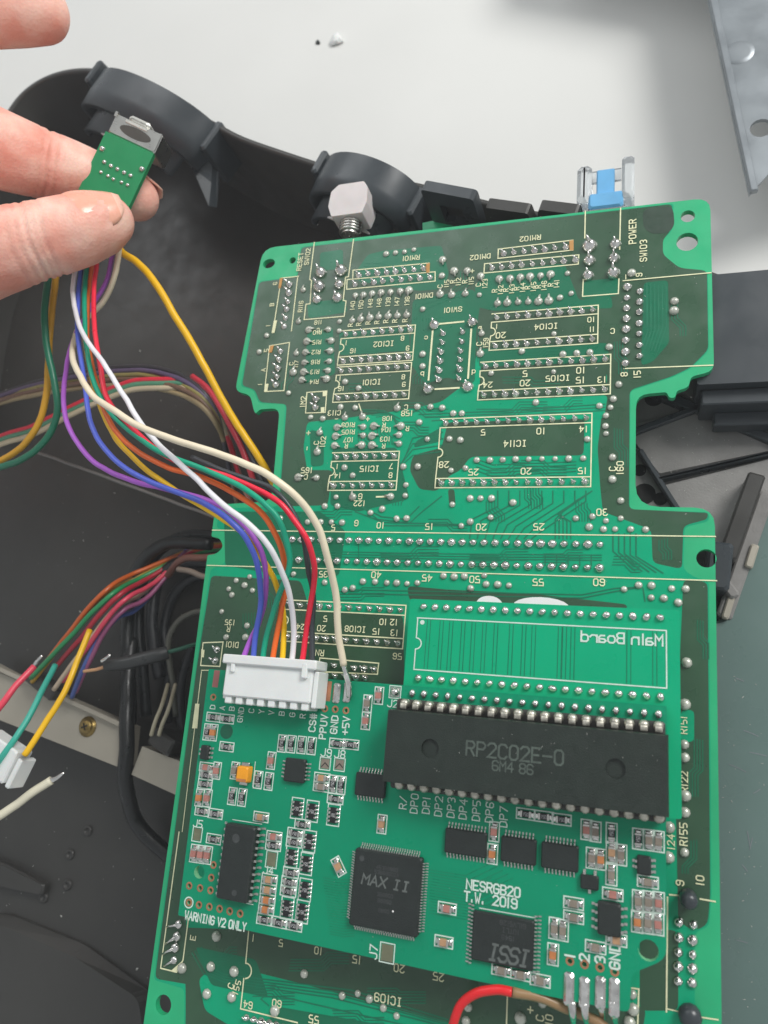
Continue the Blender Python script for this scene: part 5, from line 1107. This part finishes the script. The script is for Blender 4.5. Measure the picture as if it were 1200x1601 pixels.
# ------------------------------------------------------------------ small connector board held in the hand
ZD = 200.0
DC = V(187, 262, ZD)
ax = (R0 * 75 + R1 * 35).normalized(); az = -R2; ay = az.cross(ax)
DB = thing('connector_board', 'small green board with a metal round-socket connector held between the fingers', 'circuit board', DC)
def onb(px, py):
    p = V(px, py, ZD) - DC; return p.dot(ax), p.dot(ay)
tl, tr_ = onb(165, 205), onb(240, 240); 
w_ = tr_[0] - tl[0]; xm = (tl[0] + tr_[0]) / 2; yt = (tl[1] + tr_[1]) / 2
fr = lambda vf: frame(vf, DC, ax, ay, az)
mk('board_plate', fr(box(xm, yt - 10.5, -1.6, 0, w_, 21)), mat('small_board_green', (26, 138, 84), 0.4, var=0.06), DB)
SHD = mk('metal_shell', fr(join([box(xm + 0.2, yt + 2.9, -9.5, -0.2, w_ - 0.4, 5.6, 0, 0.35)])), M_tin, DB)
mk('shell_window', fr(prism(circle(xm + 0.3, yt + 2.8, 4.6, 20, 1.5), -0.19, -0.14)), mat('shell_window_dark', (70, 66, 60), 0.6), SHD)
mk('shell_spring', fr(join([box(xm - 0.4, yt + 6.3, -5.0, -0.6, 6.2, 2.0, 0, 0.6), box(xm - 0.3, yt + 4.9, -0.19, 0.15, 6.4, 0.8, 0, 0.1)])), mat('bright_spring_tab', (226, 224, 216), 0.3, metal=0.6), SHD)
mk('shell_lip', fr(box(xm - w_ / 2 + 0.6, yt + 5.4, -9.0, 0.1, 0.7, 1.4)), M_tin, SHD)
mk('shell_lip', fr(box(xm + w_ / 2 - 0.4, yt + 3.2, -9.0, 0.0, 0.5, 5.0)), M_tin, SHD)
for i, (x, y) in enumerate([(515, 548), (548, 567), (580, 583), (613, 600), (645, 615), (498, 598), (533, 617), (560, 633), (600, 648), (630, 662), (505, 483), (700, 583)]):
    p = onb(x / 3.158, 80 + y / 3.158); s_ = 0.68 if i < 5 else (0.58 if i < 10 else 0.9)
    mk('solder_joint', fr(xf(lathe([(0.9, 0.02), (0.8, 0.4), (0.5, 0.75), (0.2, 0.85)], 9), (p[0], p[1], 0), 0, s_)), M_solder, DB, True)

# ------------------------------------------------------------------ hand
def skin():
    M = bpy.data.materials.new('skin'); M.use_nodes = True; nt = M.node_tree; N = nt.nodes; L = nt.links; b = N['Principled BSDF']
    g = N.new('ShaderNodeNewGeometry'); n1 = N.new('ShaderNodeTexNoise'); L.new(g.outputs['Position'], n1.inputs['Vector']); n1.inputs['Scale'].default_value = 1.1; n1.inputs['Detail'].default_value = 5
    cr = N.new('ShaderNodeValToRGB'); L.new(n1.outputs['Fac'], cr.inputs[0])
    cr.color_ramp.elements[0].position = 0.35; cr.color_ramp.elements[0].color = (*lin((236, 156, 136)), 1)
    cr.color_ramp.elements[1].position = 0.68; cr.color_ramp.elements[1].color = (*lin((250, 202, 184)), 1)
    L.new(cr.outputs[0], b.inputs['Base Color'])
    b.inputs['Roughness'].default_value = 0.48; b.inputs['Subsurface Weight'].default_value = 0.25
    b.inputs['Subsurface Radius'].default_value = (0.36, 0.12, 0.06); b.inputs['Subsurface Scale'].default_value = 0.8
    v = N.new('ShaderNodeTexVoronoi'); L.new(g.outputs['Position'], v.inputs['Vector']); v.inputs['Scale'].default_value = 14
    n2 = N.new('ShaderNodeTexNoise'); L.new(g.outputs['Position'], n2.inputs['Vector']); n2.inputs['Scale'].default_value = 5; n2.inputs['Detail'].default_value = 6
    ad = N.new('ShaderNodeMath'); ad.operation = 'ADD'; L.new(v.outputs['Distance'], ad.inputs[0]); L.new(n2.outputs['Fac'], ad.inputs[1])
    bp = N.new('ShaderNodeBump'); bp.inputs['Strength'].default_value = 0.22; bp.inputs['Distance'].default_value = 0.03
    L.new(ad.outputs[0], bp.inputs['Height']); L.new(bp.outputs[0], b.inputs['Normal'])
    return M
M_skin = skin()
M_nail = mat('nail', (245, 176, 152), 0.22, var=0.05, scale=1.5, sss=0.1)
M_nailtip = mat('nail_tip', (248, 196, 174), 0.35, var=0.04)
CH = {'thumb': [((-330, 420, 196), 17), ((-180, 430, 190), 15), ((-90, 418, 187), 12.6), ((-20, 398, 186.5), 11.0), ((45, 380, 187.5), 10.0), ((75, 373, 188.5), 9.8), ((120, 361, 190), 9.3), ((150, 352, 191.5), 8.4), ((168, 346, 192.5), 7.0)],
      'index': [((-330, 150, 192), 14), ((-200, 165, 188), 12), ((-90, 198, 188), 10.8), ((-20, 228, 192), 10.6), ((50, 252, 199), 9.6), ((110, 270, 205), 8.8), ((165, 290, 209.5), 7.9), ((205, 305, 211), 7.2), ((214, 311, 211), 6.4)],
      'middle': [((-340, 60, 194), 14), ((-220, 40, 186), 11.5), ((-110, 18, 185), 10.3), ((-30, 12, 190), 9.6), ((30, 16, 194), 8.8), ((62, 20, 196), 7.8)],
      'ring': [((-350, -10, 200), 13), ((-240, -60, 194), 11), ((-160, -110, 196), 9.8), ((-120, -150, 206), 8.8), ((-110, -160, 216), 7.6)],
      'little': [((-370, -70, 208), 11.5), ((-290, -130, 204), 9), ((-230, -180, 208), 8), ((-205, -200, 218), 7)],
      'palm1': [((-330, 420, 198), 18), ((-330, 150, 198), 17), ((-370, -50, 208), 14)],
      'palm2': [((-400, 400, 202), 20), ((-400, 180, 200), 18), ((-430, 0, 208), 15)],
      'palm3': [((-480, 380, 206), 21), ((-500, 200, 206), 20)],
      'wrist': [((-470, 290, 206), 24), ((-640, 330, 214), 24), ((-900, 380, 226), 28)]}
sph = []
def ball(c, r):
    rings = []; n, m_ = 12, 7
    vs = [(c.x, c.y, c.z - r)]; fs = []
    for i in range(1, m_):
        a = -math.pi / 2 + math.pi * i / m_
        vs += [(c.x + r * math.cos(a) * math.cos(2 * math.pi * j / n), c.y + r * math.cos(a) * math.sin(2 * math.pi * j / n), c.z + r * math.sin(a)) for j in range(n)]
    vs.append((c.x, c.y, c.z + r)); N_ = len(vs) - 1
    for j in range(n):
        fs.append((0, 1 + (j + 1) % n, 1 + j)); fs.append((N_, N_ - n + j, N_ - n + (j + 1) % n))
        for i in range(m_ - 2):
            a, b = 1 + i * n + j, 1 + i * n + (j + 1) % n; fs.append((a, b, b + n, a + n))
    return vs, fs
for nm, ch in CH.items():
    for (p0, r0), (p1, r1) in zip(ch, ch[1:]):
        a, b = V(*p0), V(*p1); st = max(2, int((b - a).length / (min(r0, r1) * 0.22)))
        for i in range(st + 1):
            t_ = i / st; sph.append(ball(a.lerp(b, t_), r0 + (r1 - r0) * t_))
wrist = V(-640, 330, 214)
HO = mk('hand', join(sph), M_skin, None, False, org=wrist)
rm_ = HO.modifiers.new('remesh', 'REMESH'); rm_.mode = 'VOXEL'; rm_.voxel_size = 0.085; rm_.use_smooth_shade = True
sm_ = HO.modifiers.new('smooth', 'SMOOTH'); sm_.factor = 0.5; sm_.iterations = 14
dg = bpy.context.evaluated_depsgraph_get()
me = bpy.data.meshes.new_from_object(HO.evaluated_get(dg)); me.name = 'hand'
HO.modifiers.clear(); HO.data = me
# knuckle creases pressed into the skin
th0, th1 = V(45, 380, 187.5), V(120, 361, 190)
ix0, ix1 = V(50, 252, 199), V(110, 270, 205)
CR = []
for (o_, dr, lst, rad) in [(th0, (th1 - th0).normalized(), [(1.5, 0.8, 0.5), (3.4, 0.45, 0.4), (5.0, 0.55, 0.45), (-0.6, 0.4, 0.4), (-3.0, 0.3, 0.4)], 13), (ix0, (ix1 - ix0).normalized(), [(3.0, 0.6, 0.5), (5.0, 0.4, 0.4), (1.0, 0.3, 0.4)], 12)]:
    for off, dpt, wd in lst: CR.append((o_ + dr * off, dr, dpt, wd, rad))
nv = []
for v in me.vertices:
    w0 = Vector(v.co) / S + wrist; d_ = 0
    for c, dr, dpt, wd, rad in CR:
        q = w0 - c
        if q.length < rad:
            t_ = q.dot(dr) + 0.5 * math.sin(q.dot(R0 * 0.2 + R1) * 0.35); d_ += dpt * math.exp(-(t_ / wd) ** 2)
    if d_: v.co = v.co - v.normal * d_ * S
me.polygons.foreach_set('use_smooth', [True] * len(me.polygons))
tag(HO, 'left hand pinching the small connector board between thumb and index finger', 'hand')
def nail(p0, p1, r0, r1, phi, wid, L, back, name='fingernail'):
    a, b = V(*p0), V(*p1); d_ = (b - a).normalized(); c = (-R2 - d_ * (-R2).dot(d_)).normalized(); s_ = d_.cross(c)
    vs, fs, vt, ft = [], [], [], []
    n, m_ = 10, 10
    for i in range(m_ + 1):
        t_ = i / m_
        along = -back + L * t_
        rr = r0 + (r1 - r0) * t_ ** 1.7 + 0.35 + 0.15 * math.sin(math.pi * t_) - 0.8 * max(0, 1 - t_ * 4)
        half = wid * (0.55 + 0.45 * min(1, math.sin(min(1, t_ * 1.6 + 0.15) * math.pi / 2))) * (1 if t_ < 0.7 else math.sqrt(max(0.03, 1 - ((t_ - 0.7) / 0.34) ** 2)))
        for j in range(n + 1):
            an = phi + half * (2 * j / n - 1)
            vs.append(b + d_ * along + (c * math.cos(an) + s_ * math.sin(an)) * rr)
    for i in range(m_):
        for j in range(n):
            k_ = i * (n + 1) + j; fs.append((k_, k_ + 1, k_ + n + 2, k_ + n + 1))
    o = mk(name, (vs, fs), M_nail, HO, True)
    o.data.materials.append(M_nailtip)
    for f in o.data.polygons:
        if f.index // n >= m_ - 1: f.material_index = 1
    sf = o.modifiers.new('thick', 'SOLIDIFY'); sf.thickness = 0.05; sf.offset = -1
    return o
nail((75, 373, 188.5), (168, 346, 192.5), 9.1, 5.3, -0.3, 0.95, 15.0, 10.2)
nail((165, 290, 209.5), (214, 311, 211), 7.6, 5.0, -1.9, 0.8, 12, 6.5)
nail((0, 14, 192), (62, 20, 196), 8.8, 5.6, -0.9, 0.8, 13, 7)

# ------------------------------------------------------------------ dust and lint
rd = random.Random(5); D = []
def speck(p, r):
    a = rd.uniform(0, 6.28); l = r * rd.choice((1, 1, 1.4, 2.6))
    D.append(([(p.x + math.cos(a) * l, p.y + math.sin(a) * l, p.z + 0.05), (p.x - math.sin(a) * r * .6, p.y + math.cos(a) * r * .6, p.z + 0.05), (p.x - math.cos(a) * l, p.y - math.sin(a) * l, p.z + 0.05), (p.x + math.sin(a) * r * .6, p.y - math.cos(a) * r * .6, p.z + 0.05), (p.x, p.y, p.z + 0.05 + r * .5)],
              [(0, 1, 4), (1, 2, 4), (2, 3, 4), (3, 0, 4)]))
for _ in range(150): speck(U(rd.uniform(0, 300), rd.uniform(480, 1600), HF), rd.uniform(0.08, 0.24))
for _ in range(10): speck(U(rd.uniform(0, 300), rd.uniform(480, 1600), HF), rd.uniform(0.3, 0.6))
for _ in range(60): speck(U(rd.uniform(1128, 1200), rd.uniform(1000, 1600), FH + 1.8), rd.uniform(0.06, 0.16))
for _ in range(110): speck(U(rd.uniform(1000, 1190), rd.uniform(650, 840), FH), rd.uniform(0.05, 0.16))
for _ in range(140): speck(U(rd.uniform(420, 1100), rd.uniform(330, 920), 0.1), rd.uniform(0.05, 0.13))
for _ in range(50): speck(U(rd.uniform(330, 1030), rd.uniform(1080, 1480), HB), rd.uniform(0.04, 0.1))
for _ in range(40): speck(U(rd.uniform(640, 1040), rd.uniform(1120, 1270), HB + 8.2), rd.uniform(0.04, 0.1))
tag(mk('dust_specks', join(D), mat('pale_dust', (190, 190, 184), 0.9)), kind='stuff')
